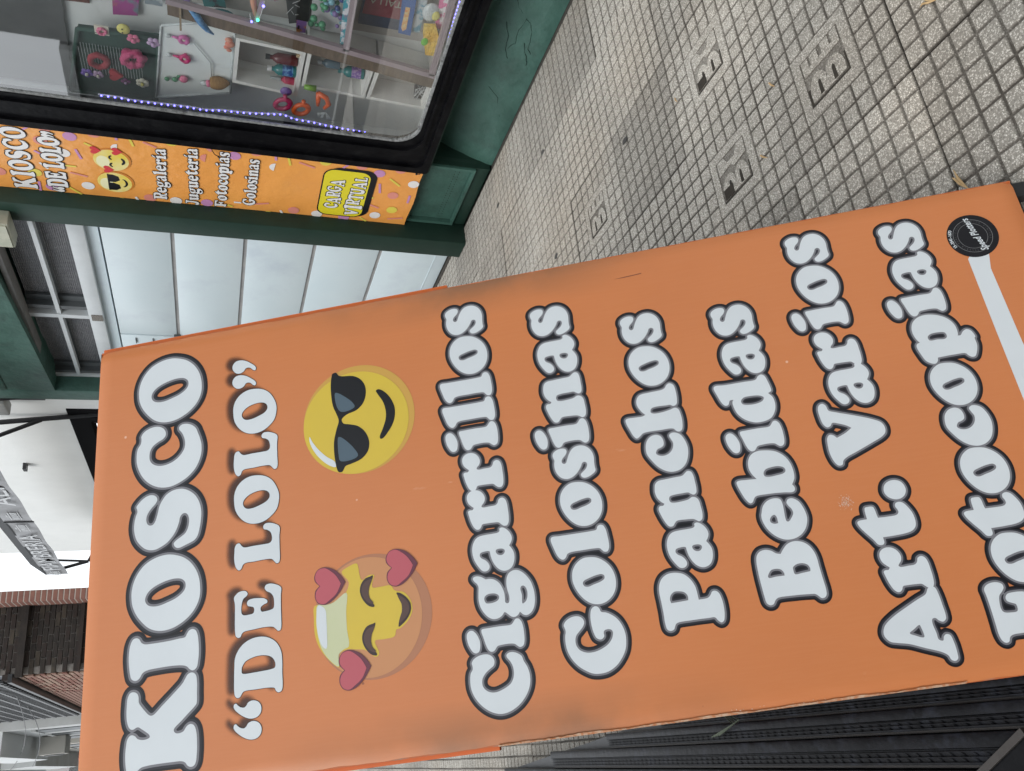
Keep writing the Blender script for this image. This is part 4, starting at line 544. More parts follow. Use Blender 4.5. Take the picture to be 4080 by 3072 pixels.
GL = {k: [spline(l) for l in v] for k, v in G.items()}
# glyphs drawn for the banner only (mm, same scale as the list letters)
def sh(lp, sx, sy, dx=0, dy=0): return [np.array(l)*[sx, sy]+[dx, dy] for l in lp]
GL['u'] = sh([l[::-1] for l in GL['n']], -1, -1)
GL['T'] = [spline([(-420,470),(420,470),(440,300),(430,180),(360,180),(300,300),(170,310),(170,-300),(230,-380),(230,-470),(-230,-470),(-230,-380),(-170,-300),(-170,310),(-300,300),(-360,180),(-430,180),(-440,300)], 3)]
GL['U'] = [spline([(-460,470),(-60,470),(-60,380),(-130,330),(-130,-60),(-60,-180),(60,-180),(130,-60),(130,330),(60,380),(60,470),(460,470),(460,380),(400,330),(400,-120),(300,-400),(0,-480),(-300,-400),(-400,-120),(-400,330),(-460,380)], 3)]
GL['J'] = [spline([(-200,470),(260,470),(270,380),(200,330),(190,-150),(60,-430),(-150,-480),(-290,-400),(-300,-230),(-180,-160),(-90,-240),(-50,-120),(-50,330),(-200,380)], 3)]
GL['R'] = [np.array(l) for l in GL['P']]
GL['R.leg'] = [spline([(-50,-30),(150,40),(230,-200),(330,-340),(430,-330),(460,-420),(330,-480),(130,-440),(20,-200)], 3)]
GL['iac'] = [GL['i'][0], spline([(-230+70,330),(-150+70,330),(60+40,470),(120+40,560),(20+40,600),(-60+40,560)], 3)+np.array([0,0])]
GL['acc'] = [spline([(-60,-60),(80,130),(160,120),(150,40),(0,-70)], 3)]
W = {}
for k, v in GL.items(): a = np.concatenate(v); W[k] = (a[:, 0].min(), a[:, 0].max(), a[:, 1].min(), a[:, 1].max())

def place(polys, cx, cy, frame, hs, g, mis, sx=1, sy=1):
    """lay the filled polygons on a plane; frame = (origin, right, up, normal) in metres, polygons in mm"""
    O, R_, U_, N_ = frame
    for (V, Tn), h, mi in zip(polys, hs, mis):
        g.add([O+R_*((cx+p[0]*sx)/1000)+U_*((cy+p[1]*sy)/1000)+N_*h for p in V], Tn, mi)
def flat(pts, frame, h, g, mi=0, sub=0):
    O, R_, U_, N_ = frame
    V, Tn = fill([np.array(pts, float)]); g.add([O+R_*(p[0]/1000)+U_*(p[1]/1000)+N_*h for p in V], Tn, mi)
def circ(c, r, r2=None, n=48, a0=0, a1=2*PI): r2 = r2 or r; return [(c[0]+r*math.cos(a0+(a1-a0)*k/n), c[1]+r2*math.sin(a0+(a1-a0)*k/n)) for k in range(n)]
def text_mesh(s, size, shear=0, off=0):
    cu = bpy.data.curves.new('t', 'FONT'); cu.body = s; cu.size = size; cu.shear = shear; cu.offset = off; cu.resolution_u = 2; cu.align_x = 'CENTER'; cu.align_y = 'CENTER'
    o = bpy.data.objects.new('t', cu); COL.objects.link(o); dg = bpy.context.evaluated_depsgraph_get(); me = bpy.data.meshes.new_from_object(o.evaluated_get(dg))
    V = [(v.co.x, v.co.y) for v in me.vertices]; F = [tuple(p.vertices) for p in me.polygons]
    bpy.data.objects.remove(o); bpy.data.curves.remove(cu); bpy.data.meshes.remove(me); return V, F
def put_text(s, size, frame, c, ang, h, g, mi=0, shear=0, off=0, sx=1):
    O, R_, U_, N_ = frame; V, F = text_mesh(s, size, shear, off); ca, sa = math.cos(ang), math.sin(ang)
    g.add([O+R_*((c[0]+(p[0]*sx*ca-p[1]*sa))/1000)+U_*((c[1]+(p[0]*sx*sa+p[1]*ca))/1000)+N_*h for p in V], F, mi)

# ------------------------------------------------------------------ the orange pavement board
SO = Vector((-0.002959, 0.838582, 0.02394)); SR = Vector((0.9995, -0.017545, 0.026308)).normalized(); SU = Vector((-0.01516, 0.46423, 0.885585)).normalized()
SN = SR.cross(SU).normalized(); FRM = (SO, SR, SU, SN)
SW, SH = 800.5, 1730.6
ink_w = mat('print_white', (.66,.70,.73), (.62,.66,.69), 5, rough=.40, bump=.04, bscale=300, bd=.001)
ink_g = mat('print_grey', (.19,.19,.21), rough=.38, spec=.4)
ink_d = mat('print_charcoal', (.024,.024,.032), rough=.38, spec=.4)
ink_k = mat('print_black', (.006,.006,.009), rough=.38, spec=.4)
ink_y = mat('print_yellow', (.66,.48,.05), (.62,.45,.055), 6, rough=.4)
ink_yo = mat('print_yellow_orange', (.57,.33,.07), rough=.4)
ink_br = mat('print_brown', (.085,.045,.036), rough=.4)
ink_brd = mat('print_dark_brown', (.035,.018,.018), rough=.4)
ink_pk = mat('print_pink_red', (.47,.095,.12), rough=.4)
ink_pkd = mat('print_dark_red', (.13,.03,.05), rough=.4)
ink_cr = mat('print_cream', (.54,.57,.34), (.57,.58,.38), 9, rough=.4)
ink_lens = mat('print_slate_blue', (.075,.115,.15), rough=.4)
ink_fo = mat('print_pale_orange', (.55,.25,.11), rough=.4)
ink_sh = mat('print_rust_shadow', (.42,.18,.095), rough=.4)

def vinyl():
    m = bpy.data.materials.new('orange_vinyl'); m.use_nodes = True; t = m.node_tree; N = t.nodes; Lk = t.links; b = N['Principled BSDF']
    b.inputs['Roughness'].default_value = .34; b.inputs['Specular IOR Level'].default_value = .5
    uv = N.new('ShaderNodeUVMap'); uv.uv_map = 'metres'; sp = N.new('ShaderNodeSeparateXYZ'); Lk.new(uv.outputs[0], sp.inputs[0])
    def noise(sc, det, vec=None, st=None):
        n = N.new('ShaderNodeTexNoise'); n.inputs['Scale'].default_value = sc; n.inputs['Detail'].default_value = det
        if st:
            mp = N.new('ShaderNodeMapping'); mp.inputs['Scale'].default_value = st; Lk.new(uv.outputs[0], mp.inputs['Vector']); Lk.new(mp.outputs[0], n.inputs['Vector'])
        else: Lk.new(uv.outputs[0], n.inputs['Vector'])
        return n.outputs['Fac']
    def rng(v, a, b_, c=0., d=1.):
        r = N.new('ShaderNodeMapRange'); r.inputs['From Min'].default_value = a; r.inputs['From Max'].default_value = b_; r.inputs['To Min'].default_value = c; r.inputs['To Max'].default_value = d; Lk.new(v, r.inputs['Value']); return r.outputs[0]
    def mix(f, A, B):
        x = N.new('ShaderNodeMix'); x.data_type = 'RGBA'
        Lk.new(f, x.inputs['Factor'])
        for s, q in (('A', A), ('B', B)):
            if isinstance(q, tuple): x.inputs[s].default_value = (*q, 1)
            else: Lk.new(q, x.inputs[s])
        return x.outputs['Result']
    def mul(a, b_):
        x = N.new('ShaderNodeMath'); x.operation = 'MULTIPLY'; Lk.new(a, x.inputs[0])
        if isinstance(b_, float): x.inputs[1].default_value = b_
        else: Lk.new(b_, x.inputs[1])
        return x.outputs[0]
    col = mix(rng(noise(2.6, 4), .35, .65), (.61,.207,.070), (.58,.196,.068))
    col = mix(mul(rng(noise(240, 2, st=(1, .06, 1)), .45, .6), .07), col, (.66,.27,.12))
    # brown grime rubbed into the side hems half way up
    side = N.new('ShaderNodeMath'); side.operation = 'SUBTRACT'; Lk.new(sp.outputs['X'], side.inputs[0]); side.inputs[1].default_value = .40
    ab = N.new('ShaderNodeMath'); ab.operation = 'ABSOLUTE'; Lk.new(side.outputs[0], ab.inputs[0])
    band = mul(rng(ab.outputs[0], .325, .395), mul(rng(sp.outputs['Y'], .62, .90), rng(sp.outputs['Y'], 1.42, 1.05)))
    col = mix(mul(mul(band, rng(noise(7, 5), .30, .62)), .75), col, (.20,.105,.055))
    # rubbed pale dots and scuffs, dark specks
    v = N.new('ShaderNodeTexVoronoi'); v.inputs['Scale'].default_value = 26; Lk.new(uv.outputs[0], v.inputs['Vector'])
    pick = N.new('ShaderNodeSeparateColor'); Lk.new(v.outputs['Color'], pick.inputs[0])
    dot = mul(rng(v.outputs['Distance'], .075, .045), rng(pick.outputs[0], .93, .94)); col = mix(mul(dot, .8), col, (.78,.50,.36))
    v2 = N.new('ShaderNodeTexVoronoi'); v2.inputs['Scale'].default_value = 21; Lk.new(uv.outputs[0], v2.inputs['Vector'])
    p2 = N.new('ShaderNodeSeparateColor'); Lk.new(v2.outputs['Color'], p2.inputs[0])
    dk = mul(rng(v2.outputs['Distance'], .065, .03), rng(p2.outputs[1], .93, .94)); col = mix(mul(dk, .7), col, (.16,.05,.03))
    scr = mul(rng(noise(34, 6, st=(1, .35, 1)), .66, .70), rng(noise(3.1, 2), .58, .66)); col = mix(mul(scr, .5), col, (.75,.45,.30))
    Lk.new(col, b.inputs['Base Color'])
    bp = N.new('ShaderNodeBump'); bp.inputs['Strength'].default_value = .10; bp.inputs['Distance'].default_value = .001; Lk.new(noise(900, 1), bp.inputs['Height'])
    b2 = N.new('ShaderNodeBump'); b2.inputs['Strength'].default_value = .12; b2.inputs['Distance'].default_value = .01; Lk.new(noise(3, 1), b2.inputs['Height']); Lk.new(bp.outputs[0], b2.inputs['Normal']); Lk.new(b2.outputs[0], b.inputs['Normal'])
    return m
VIN = vinyl()
hem = mat('orange_hem', (.50,.13,.035), (.52,.12,.03), 30, rough=.5, c3=(.35,.2,.13), s3=30)
board = thing('pavement_board', 'tall orange folding pavement board printed KIOSCO DE LOLO with two smiling faces', 'sandwich board', (.4, 1.2, 0))
def sp_(s, t, h=0): return SO+SR*(s/1000)+SU*(t/1000)+SN*h
# front sheet: grid, stretched over its tube, puckered at the lower corners
g = Geo(); ns, ntt = 64, 120; uvs = []
for j in range(ntt+1):
    for i in range(ns+1):
        s = SW*i/ns; t = SH*j/ntt; h = 0.0
        e = min(s, SW-s); 
        if e < 4: h -= .004*(1-e/4)**2
        tt = min(t, SH-t)
        if tt < 4: h -= .004*(1-tt/4)**2
        if t < 90 and e < 70: h += -.0014*math.sin((t+.6*e)*.42)*(1-t/90)*(1-e/70)-.0006
        g.v.append(sp_(s+(0 if 0 < i < ns else (.7*math.sin(t*.05)+.4*math.sin(t*.31))), t, h)); uvs.append((s/1000, t/1000))
for j in range(ntt):
    for i in range(ns):
        a = j*(ns+1)+i; g.f.append((a, a+1, a+ns+2, a+ns+1)); g.mi.append(0)
fp = g.obj('front_sheet', VIN, board, smooth=True, recalc=False)
ul = fp.data.uv_layers.new(name='metres')
for lp in fp.data.loops: ul.data[lp.index].uv = uvs[lp.vertex_index]
# hems wrapped round the frame and the frame itself
g = Geo()
for s0, s1 in ((-1.5, 2.0), (SW-2.0, SW+1.5)):
    for t0, t1, d in ((1.0, SH-1, .026),):
        g.add([sp_(s0,t0,-.0045),sp_(s1,t0,-.0045),sp_(s1,t1,-.0045),sp_(s0,t1,-.0045),sp_(s0,t0,-.03),sp_(s1,t0,-.03),sp_(s1,t1,-.03),sp_(s0,t1,-.03)], [(0,1,2,3),(4,7,6,5),(0,4,5,1),(1,5,6,2),(2,6,7,3),(3,7,4,0)])
g.obj('side_hem', hem, board)
g = Geo()
for s0, s1 in ((-7.5, -1.6), (SW+1.6, SW+11.5)):
    g.add([sp_(s0,1030,-.012),sp_(s1,1030,-.012),sp_(s1,SH,-.012),sp_(s0,SH,-.012),sp_(s0,1030,-.03),sp_(s1,1030,-.03),sp_(s1,SH,-.03),sp_(s0,SH,-.03)], [(0,1,2,3),(4,7,6,5),(0,4,5,1),(1,5,6,2),(2,6,7,3),(3,7,4,0)])
g.obj('loose_flap', mat('bright_orange_flap', (.62,.13,.02), rough=.45), board)
g = Geo(); g.add([sp_(0,SH+.2,-.0042),sp_(SW,SH+.2,-.0042),sp_(SW,SH+.2,-.034),sp_(0,SH+.2,-.034),sp_(0,SH-3,-.034),sp_(SW,SH-3,-.034)], [(0,1,2,3),(3,2,5,4)]); g.obj('top_hem', hem, board)
for s in (16, SW-14):
    t0 = -((SO+SR*(s/1000)).z)/SU.z*1000
    c = [sp_(s, t0+6, -.026), sp_(s, SH-8, -.026)]
    g = Geo(); a = SR*.014; b_ = SN*.012
    vs = [p+sa*a+sb*b_ for p in c for sa, sb in ((-1,-1),(1,-1),(1,1),(-1,1))]
    g.add(vs, [(0,1,2,3),(4,7,6,5),(0,4,5,1),(1,5,6,2),(2,6,7,3),(3,7,4,0)]); g.obj('front_leg', blackp, board)
# rear half, hinged at the top
RU = Vector((SU.x, -.40, .9)).normalized(); top = sp_(0, SH, -.05)
g = Geo(); q = [top, top+SR*.8, top+SR*.8-RU*1.66, top-RU*1.66]; hb = Vector((0, .02, .01))
g.add([*q, *[p+hb for p in q]], [(0,1,2,3),(4,7,6,5),(0,4,5,1),(1,5,6,2),(2,6,7,3),(3,7,4,0)]); g.obj('rear_sheet', hem, board)
for s in (.02, .78):
    p0 = top+SR*s+hb*.5; k = p0.z/RU.z; g = Geo(); g.tube([p0-RU*.02+Vector((0,.02,0)), p0-RU*(k-.006)+Vector((0,.0,0))], .012, 6); g.obj('rear_leg', blackp, board)

# letters
WH = {'big': ((0, 2.9, 6.3, 11.2), 1.5), 'list': ((0, 2.1, 4.6, 8.2), 1.15), 'thin': ((0, .9), 1.2)}
offs_mm = {'big': [11.4, 7.6, 3.9, 0], 'list': [8.6, 5.6, 3.0, 0], 'thin': [.85, 0]}
def letters(lst):
    for idx, (k, s, t) in enumerate(lst):
        st_ = 'big' if t > 1500 else 'thin' if t > 1380 else 'list'
        key = (k, st_)
        P = ring_polys(key, GL[k], offs_mm[st_], WH[st_][1])
        sg = (idx % 4)*.00004; g = Geo()
        if st_ == 'thin': place(P, s, t, FRM, [.0006+sg, .0009+sg], g, [0, 1]); ms = [ink_k, ink_w]
        else: place(P, s, t, FRM, [.0003+sg, .0006+sg, .0009+sg, .0012+sg], g, [0, 1, 2, 3]); ms = [ink_k, ink_d, ink_g, ink_w]
        g.obj('letter', ms, board, recalc=False)
ybase = {1581: None}
letters(INST)
# soft printed shadow behind the second line, as a thin film with varying strength
sh_l = [l+np.array([s, t]) for k, s, t in INST if 1380 < t < 1450 for l in GL[k]]
xs = np.arange(38, 762, 3.0); ys = np.arange(1340, 1490, 3.0); XX, YY = np.meshgrid(xs, ys)
D = sdf(sh_l, XX-7.0, YY-12.0); al = np.clip((6.5-D)/13.0, 0, 1); al = al*al*(3-2*al)*.80
g = Geo(); nx_, ny_ = len(xs), len(ys); g.v = [sp_(x, y, .0003) for y in ys for x in xs]; A_ = al.ravel()
for j in range(ny_-1):
    for i in range(nx_-1):
        a = j*nx_+i
        if max(A_[a], A_[a+1], A_[a+nx_], A_[a+nx_+1]) > .003: g.f.append((a, a+1, a+nx_+1, a+nx_)); g.mi.append(0)
fm = bpy.data.materials.new('printed_shadow_film'); fm.use_nodes = True; t = fm.node_tree; b = t.nodes['Principled BSDF']; at = t.nodes.new('ShaderNodeAttribute'); at.attribute_name = 'strength'
b.inputs['Base Color'].default_value = (.055,.026,.020,1); b.inputs['Roughness'].default_value = .4; t.links.new(at.outputs['Fac'], b.inputs['Alpha'])
so_ = g.obj('printed_drop_shadow', fm, board, recalc=False)
atr = so_.data.attributes.new('strength', 'FLOAT', 'POINT'); atr.data.foreach_set('value', A_.astype(np.float32))

# faces
def sm(k, sub=4): return spline(EM[k], sub)
def shiftmm(P, o): return P+np.array(o, float)/10
def facepart(name, lst, parent=None):
    g = Geo(); ms = []
    for pts, h, m in lst:
        if m not in ms: ms.append(m)
        flat(pts, FRM, h, g, ms.index(m))
    return g.obj(name, ms, parent or board, recalc=False)
c = EM['coolbig']; f1 = facepart('sunglasses_face', [(circ(c['c'], c['rs'], c['rt'], 64), .0003, ink_yo), (circ(EM['coolin']['c'], EM['coolin']['rs'], EM['coolin']['rt'], 64), .0006, ink_y)])
facepart('sunglasses', [(sm('glasses'), .0009, ink_k), (sm('lens1'), .0012, ink_lens), (sm('lens2'), .00125, ink_lens)], f1)
facepart('smile', [(sm('smile'), .0009, ink_k)], f1); facepart('highlight', [(sm('shine'), .0009, ink_w)], f1)
c = EM['loveshadow']; c2 = EM['loveface']
f2 = facepart('heart_face', [(circ(c['c'], c['rs'], c['rt'], 64), .0003, ink_sh), (circ((c2['c'][0]+1, c2['c'][1]), c2['rs']-1, c2['rt'], 64), .0005, ink_fo), (sm('yellow'), .0008, ink_y), (sm('cream'), .0010, ink_cr), (sm('white'), .0012, ink_w)])
for o in EM['heartoff']: facepart('heart', [(shiftmm(sm('heartd'), o), .0015, ink_pkd), (shiftmm(sm('hearti'), o), .0018, ink_pk)], f2)
def shrink(P, k): c = P.mean(0); return c+(P-c)*k
for o in EM['eyeoff']: facepart('closed_eye', [(shiftmm(sm('eye'), o), .0013, ink_brd), (shrink(shiftmm(sm('eye'), o), .80), .0015, ink_br)], f2)
facepart('smile', [(sm('mouth'), .0013, ink_brd), (shrink(sm('mouth'), .80), .0015, ink_br)], f2)
# white stripe and round maker's sticker
facepart('white_stripe', [([(676,80),(690,97),(664,118),(525,116.5),(382,114),(170,101),(0,89),(0,58),(186,70),(372,78.5),(515,84),(640,88)], .0003, ink_w)])
stc = thing('t', '', '') if False else None
SC = EM['sticker']['c']; st_o = facepart('round_sticker', [(circ(SC, 41.6, 42.2, 64), .0006, ink_k)])
def annulus(c, r0, r1, h, g, mi=0, n=64):
    O, R_, U_, N_ = FRM; vs = []
    for r in (r0, r1):
        for k in range(n): vs.append(O+R_*((c[0]+r*math.cos(2*PI*k/n))/1000)+U_*((c[1]+r*math.sin(2*PI*k/n))/1000)+N_*h)
    g.add(vs, [(k, (k+1) % n, n+(k+1) % n, n+k) for k in range(n)], mi)
g = Geo(); annulus(SC, 31.6, 32.2, .0009, g); annulus(SC, 24.0, 24.5, .0009, g)
g.obj('sticker_rings', mat('sticker_grey', (.25,.25,.26), rough=.4), st_o, recalc=False)
p0, p1 = [np.array(q)/10 for q in (EM['speed'][0][0], EM['speed'][0][-1])]
ang = math.atan2(p1[1]-p0[1], p1[0]-p0[0]); mid = (p0+p1)/2
g = Geo(); put_text('Speed Plotters', 16.5, FRM, mid, ang, .0012, g, 0, shear=.45, off=.32, sx=.70)
g.obj('sticker_name', ink_w, st_o, recalc=False)
g = Geo()
arc = '15-3541-1670'; P5 = [np.array(q)/10 for q in EM['speed'][1]]; 
a0 = math.atan2(P5[0][1]-SC[1], P5[0][0]-SC[0]); a1 = math.atan2(P5[-1][1]-SC[1], P5[-1][0]-SC[0])
if a1 > a0: a1 -= 2*PI
for i, ch in enumerate(arc):
    a = a0+(a1-a0)*i/(len(arc)-1); put_text(ch, 7.6, FRM, (SC[0]+37*math.cos(a), SC[1]+37*math.sin(a)), a-PI/2, .0012, g, 0, off=.12)
g.obj('sticker_number', ink_w, st_o, recalc=False)
g = Geo(); msg = 'CARTELERIA PUBLICIDAD GRAFICA VINILOS'
for i, ch in enumerate(msg):
    a = 3.6+2*PI*.9*(-i)/len(msg); put_text(ch, 4.2, FRM, (SC[0]+28.2*math.cos(a), SC[1]+28.2*math.sin(a)), a-PI/2, .0012, g, 0)
g.obj('sticker_small_print', mat('sticker_dark_grey', (.09,.09,.095), rough=.4), st_o, recalc=False)
# long scratch and scuffs on the vinyl
g = Geo(); flat([(610,487),(612,488.2),(700,556),(699,555.2)], FRM, .0002, g)
facepart('scuff_mark', [([(752,720),(753,700),(754.5,668),(753,668),(751.5,700)], .0003, mat('scratch_brown', (.20,.07,.04), rough=.6))])
scf = mat('scuffed_patch', (.78,.64,.55), (.60,.36,.24), 300, rough=.7, lo=.4, hi=.55)
rs = random.Random(4); L_ = []
for q in range(110):
    a = rs.gauss(0, 1); b = rs.gauss(0, 1); cx, cy = 283+5*a, 428+5*b-abs(a); L_.append(([(cx, cy), (cx+rs.uniform(.8,3), cy+rs.uniform(-.5,.5)), (cx+rs.uniform(.5,2), cy+rs.uniform(.6,1.6))], .0003, scf))
for (cx, cy, n, dx, dy) in ((30,190,14,8,10),(12,212,10,5,3),(3,640,12,2,40),(2,560,10,2,30),(4,160,8,3,10)):
    for q in range(n):
        x = cx+rs.uniform(-dx, dx); y = cy+rs.uniform(-dy, dy); L_.append(([(x, y), (x+rs.uniform(.6,2.2), y+rs.uniform(-.4,.6)), (x+.6, y+rs.uniform(.6,1.8))], .0003, scf))
facepart('scuffed_specks', L_)
worn = mat('worn_hem_edge', (.52,.36,.25), (.45,.17,.07), 120, rough=.7, lo=.40, hi=.60)
g = Geo(); n = 90
for k in range(n+1):
    t = 330+700*k/n; e = 1.1+1.2*math.sin(k*.37)*math.sin(k*.11)+rs.uniform(-.6,.6); g.v += [sp_(-1.8, t, -.0040), sp_(e, t, -.0008)]
g.f = [(2*k, 2*k+1, 2*k+3, 2*k+2) for k in range(n)]; g.mi = [0]*n
g.obj('worn_edge', worn, board, recalc=False)
# ------------------------------------------------------------------ long vertical banner
BX = 2.762
bn = thing('banner', 'long glossy orange confetti banner hung beside the shop window', 'banner', (BX, 3.7, .36))
def bvin():
    return mat('banner_vinyl', (.86,.38,.09), (.83,.35,.08), 3, rough=.25, bump=.9, bscale=3.2, bd=.025)
BF = (Vector((BX-.002, 3.975, 0)), Vector((0,-1,0)), Vector((0,0,1)), Vector((-1,0,0)))     # s grows towards the window
def bulge(y, z): return .0016*math.sin(z*2.1+2.2*y)+.0005*math.sin(z*5.3-5*y)
g = Geo(); nyb, nzb = 26, 120
for j in range(nzb+1):
    for i in range(nyb+1):
        y = 3.972-.535*i/nyb; z = .362+2.9*j/nzb; z += .004*math.sin(i/nyb*PI*3) if j == 0 else 0
        g.v.append((BX-bulge(y, z), y, z))
for j in range(nzb):
    for i in range(nyb): a = j*(nyb+1)+i; g.f.append((a, a+1, a+nyb+2, a+nyb+1)); g.mi.append(0)
g.obj('banner_sheet', bvin(), bn, smooth=True)
cf = {'p': mat('confetti_pink', (.72,.27,.22), rough=.3), 'l': mat('confetti_lilac', (.56,.27,.50), rough=.3), 'w': mat('confetti_white', (.80,.78,.76), rough=.3), 'y': mat('confetti_yellow', (.74,.62,.09), rough=.3)}
by_ = mat('banner_yellow', (.76,.66,.03), rough=.3)
class BGeo(Geo):
    def wrap(s):            # follow the cloth's waves
        for k, p in enumerate(s.v): s.v[k] = (p[0]-bulge(p[1], p[2]), p[1], p[2])
        return s
g = BGeo(); km = list(cf)
rb_ = random.Random(3)
def clip(c): return c[0] > 12 and c[0] < 522
def cpts(pts): return [(min(534, max(1, p[0])), p[1]) for p in pts]
for kk, (c, p) in enumerate(BN['dots']):
    r = 30
    if kk in (12, 30, 14, 17): flat(cpts(circ(p, r, r, 14, 0, PI)), BF, .0004+kk*1e-5, g, km.index(c))
    else: flat(cpts(circ(p, r, r, 22)), BF, .0004+kk*1e-5, g, km.index(c))
for q in range(14):
    c = rb_.choice(km); p = (rb_.uniform(20,515), rb_.uniform(2360,3150)); flat(cpts(circ(p, 30, 30, 18)), BF, .0004+q*1e-5, g, km.index(c))
for kk, (c, p) in enumerate(BN['strips']):
    a, b = np.array(p[:2]), np.array(p[2:]); d = (b-a)/max(np.linalg.norm(b-a), 1); n_ = np.array([-d[1], d[0]])*6
    flat(cpts([a+n_, a-n_, b-n_, b+n_]), BF, .0008+kk*1e-5, g, km.index(c))
g.wrap(); cfo = g.obj('printed_confetti', [cf[k] for k in km], bn, recalc=False); cfo['kind'] = 'stuff'
LETW = {}
def line(txt, key, h_mm, sx, o_out, sh_=0.0, er=0):
    """txt: list of glyph keys (None = space); laid between the measured ends of the line"""
    (a, b) = BN['text'][key][:2]; a, b = np.array(a, float), np.array(b, float); L = np.linalg.norm(b-a); d = (b-a)/L
    ws = [];
    for k in txt: ws.append(34 if k is None else (W[k][1]-W[k][0]))
    tot = sum(ws); f = L/tot; x = 0; i = 0
    capc = {'K','I','O','S','C'}
    for k, w in zip(txt, ws):
        if k is not None:
            c0 = (W[k][0]+W[k][1])/2; cx = x+w/2; i += 1
            sy = f if sx is None else sx
            up = 0
            if k in ('l','h','b','t','R','J','G','F','C.list','P'): up = 12
            if k in ('g','p'): up = -12
            pos = a+d*(cx*f)+np.array([-d[1], d[0]])*up*sy*(1 if txt[0] not in ('K',) else 0)
            P = ring_polys((k, 'bn', er, o_out), GL[k], [o_out+er, er], 2.4)
            g = BGeo()
            place(P, pos[0]-c0*f, pos[1], BF, [.0024+(i % 3)*.00004, .0028+(i % 3)*.00004], g, [0, 1], f, sy)
            if k == 'R':
                P2 = ring_polys(('R.leg', 'bn', er, o_out), GL['R.leg'], [o_out+er, er], 2.4); place(P2, pos[0]-c0*f, pos[1], BF, [.00235, .0028], g, [0, 1], f, sy)
            if k in ('i',) and key in ('Regaleria', 'Jugueteria') and False: pass
            g.wrap(); g.obj('letter', [ink_k, cf_white], bn, recalc=False)
        x += w
cf_white = mat('banner_letter_white', (.80,.80,.80), rough=.3)
line(['K','I','O','S','C','O'], 'KIOSCO', 0, .88, 5, er=-4)
line(['Q1','Q1','D','E',None,'L','O.thin','L','O.thin','Q2','Q2'], 'DELOLO', 0, 1.10, 4.5, er=0)
line(['R','e','g','a','l','e','r','iac','a'], 'Regaleria', 0, .72, 5, er=-2.5)
line(['J','u','g','u','e','t','e','r','iac','a'], 'Jugueteria', 0, .72, 5, er=-2.5)
line(['F','o','t','o','c','o','p','i','a','s'], 'Fotocopias', 0, .72, 5, er=-2.5)
line(['G','o','l','o','s','i','n','a','s'], 'Golosinas', 0, .72, 5, er=-2.5)
def rrect(x0, x1, y0, y1, r, n=8):
    P = []
    for cx, cy, a in ((x1-r, y1-r, 0), (x0+r, y1-r, PI/2), (x0+r, y0+r, PI), (x1-r, y0+r, 3*PI/2)):
        for k in range(n+1): P.append((cx+r*math.cos(a+PI/2*k/n), cy+r*math.sin(a+PI/2*k/n)))
    return P
g = BGeo(); flat(rrect(82, 492, 592, 848, 62), BF, .0010, g, 0); flat(rrect(70, 478, 618, 872, 60), BF, .00105, g, 0); flat(rrect(77, 471, 625, 865, 54), BF, .0013, g, 1)
g.wrap(); g.obj('yellow_badge', [ink_k, by_], bn, recalc=False)
line(['C.list','A','R','G','A'], 'CARGA', 0, .82, 6, er=-2.5)
line(['V','I','R','T','U','A','L'], 'VIRTUAL', 0, .82, 6, er=-2.5)
# two little faces
ye = mat('banner_face_yellow', (.78,.60,.06), (.80,.70,.30), 9, rough=.3); yr = mat('banner_face_rim', (.62,.22,.03), rough=.3); pale = mat('banner_face_pale', (.82,.80,.50), rough=.3)
def bface(name, c, love):
    g = BGeo(); R_ = 84
    flat(circ((c[0]+5,c[1]-5), R_, R_, 36), BF, .0010, g, 0); flat(circ((c[0]-1, c[1]+1), R_-5, R_-5, 36), BF, .0013, g, 1)
    flat(circ((c[0]-14, c[1]+38), 44, 30, 26), BF, .0016, g, 2)
    if love:
        for ex in (-34, 22): flat([(c[0]+ex+18*math.cos(t_), c[1]-4+16*math.sin(t_)) for t_ in np.linspace(.2, PI-.2, 9)]+[(c[0]+ex+10*math.cos(t_), c[1]-6+9*math.sin(t_)) for t_ in np.linspace(PI-.2, .2, 7)], BF, .0020, g, 3)
        flat([(c[0]-2+26*math.cos(t_), c[1]-42+20*math.sin(t_)) for t_ in np.linspace(PI+.1, 2*PI-.1, 10)]+[(c[0]-2+14*math.cos(t_), c[1]-42+8*math.sin(t_)) for t_ in np.linspace(2*PI-.3, PI+.3, 6)], BF, .0020, g, 3)
        for hx, hy in ((66, 66), (-72, 20), (72, -28)):
            H = [(c[0]+hx+1.75*16*math.sin(t_)**3, c[1]+hy+1.75*(13*math.cos(t_)-5*math.cos(2*t_)-2*math.cos(3*t_)-math.cos(4*t_))) for t_ in np.linspace(0, 2*PI, 26)[:-1]]
            flat(H, BF, .0024+hx*1e-6, g, 4)
    else:
        for ex in (-34, 32): flat([(c[0]+ex-30, c[1]+30), (c[0]+ex+30, c[1]+30), (c[0]+ex+31, c[1]+6), (c[0]+ex+18, c[1]-20), (c[0]+ex-10, c[1]-24), (c[0]+ex-28, c[1]-4)], BF, .0020, g, 3)
        flat([(c[0]-66, c[1]+32), (c[0]+66, c[1]+32), (c[0]+66, c[1]+24), (c[0]-66, c[1]+24)], BF, .0022, g, 3)
        flat([(c[0]+34*math.cos(t_), c[1]-34+26*math.sin(t_)) for t_ in np.linspace(PI+.2, 2*PI-.2, 10)]+[(c[0]+30*math.cos(t_), c[1]-31+18*math.sin(t_)) for t_ in np.linspace(2*PI-.25, PI+.25, 8)], BF, .0020, g, 3)
    g.wrap(); g.obj(name, [yr, ye, pale, ink_k, mat('banner_heart_red', (.62,.035,.045), rough=.3)], bn, recalc=False)
bface('heart_face', BN['love'][0], True); bface('sunglasses_face', BN['cool'][0], False)
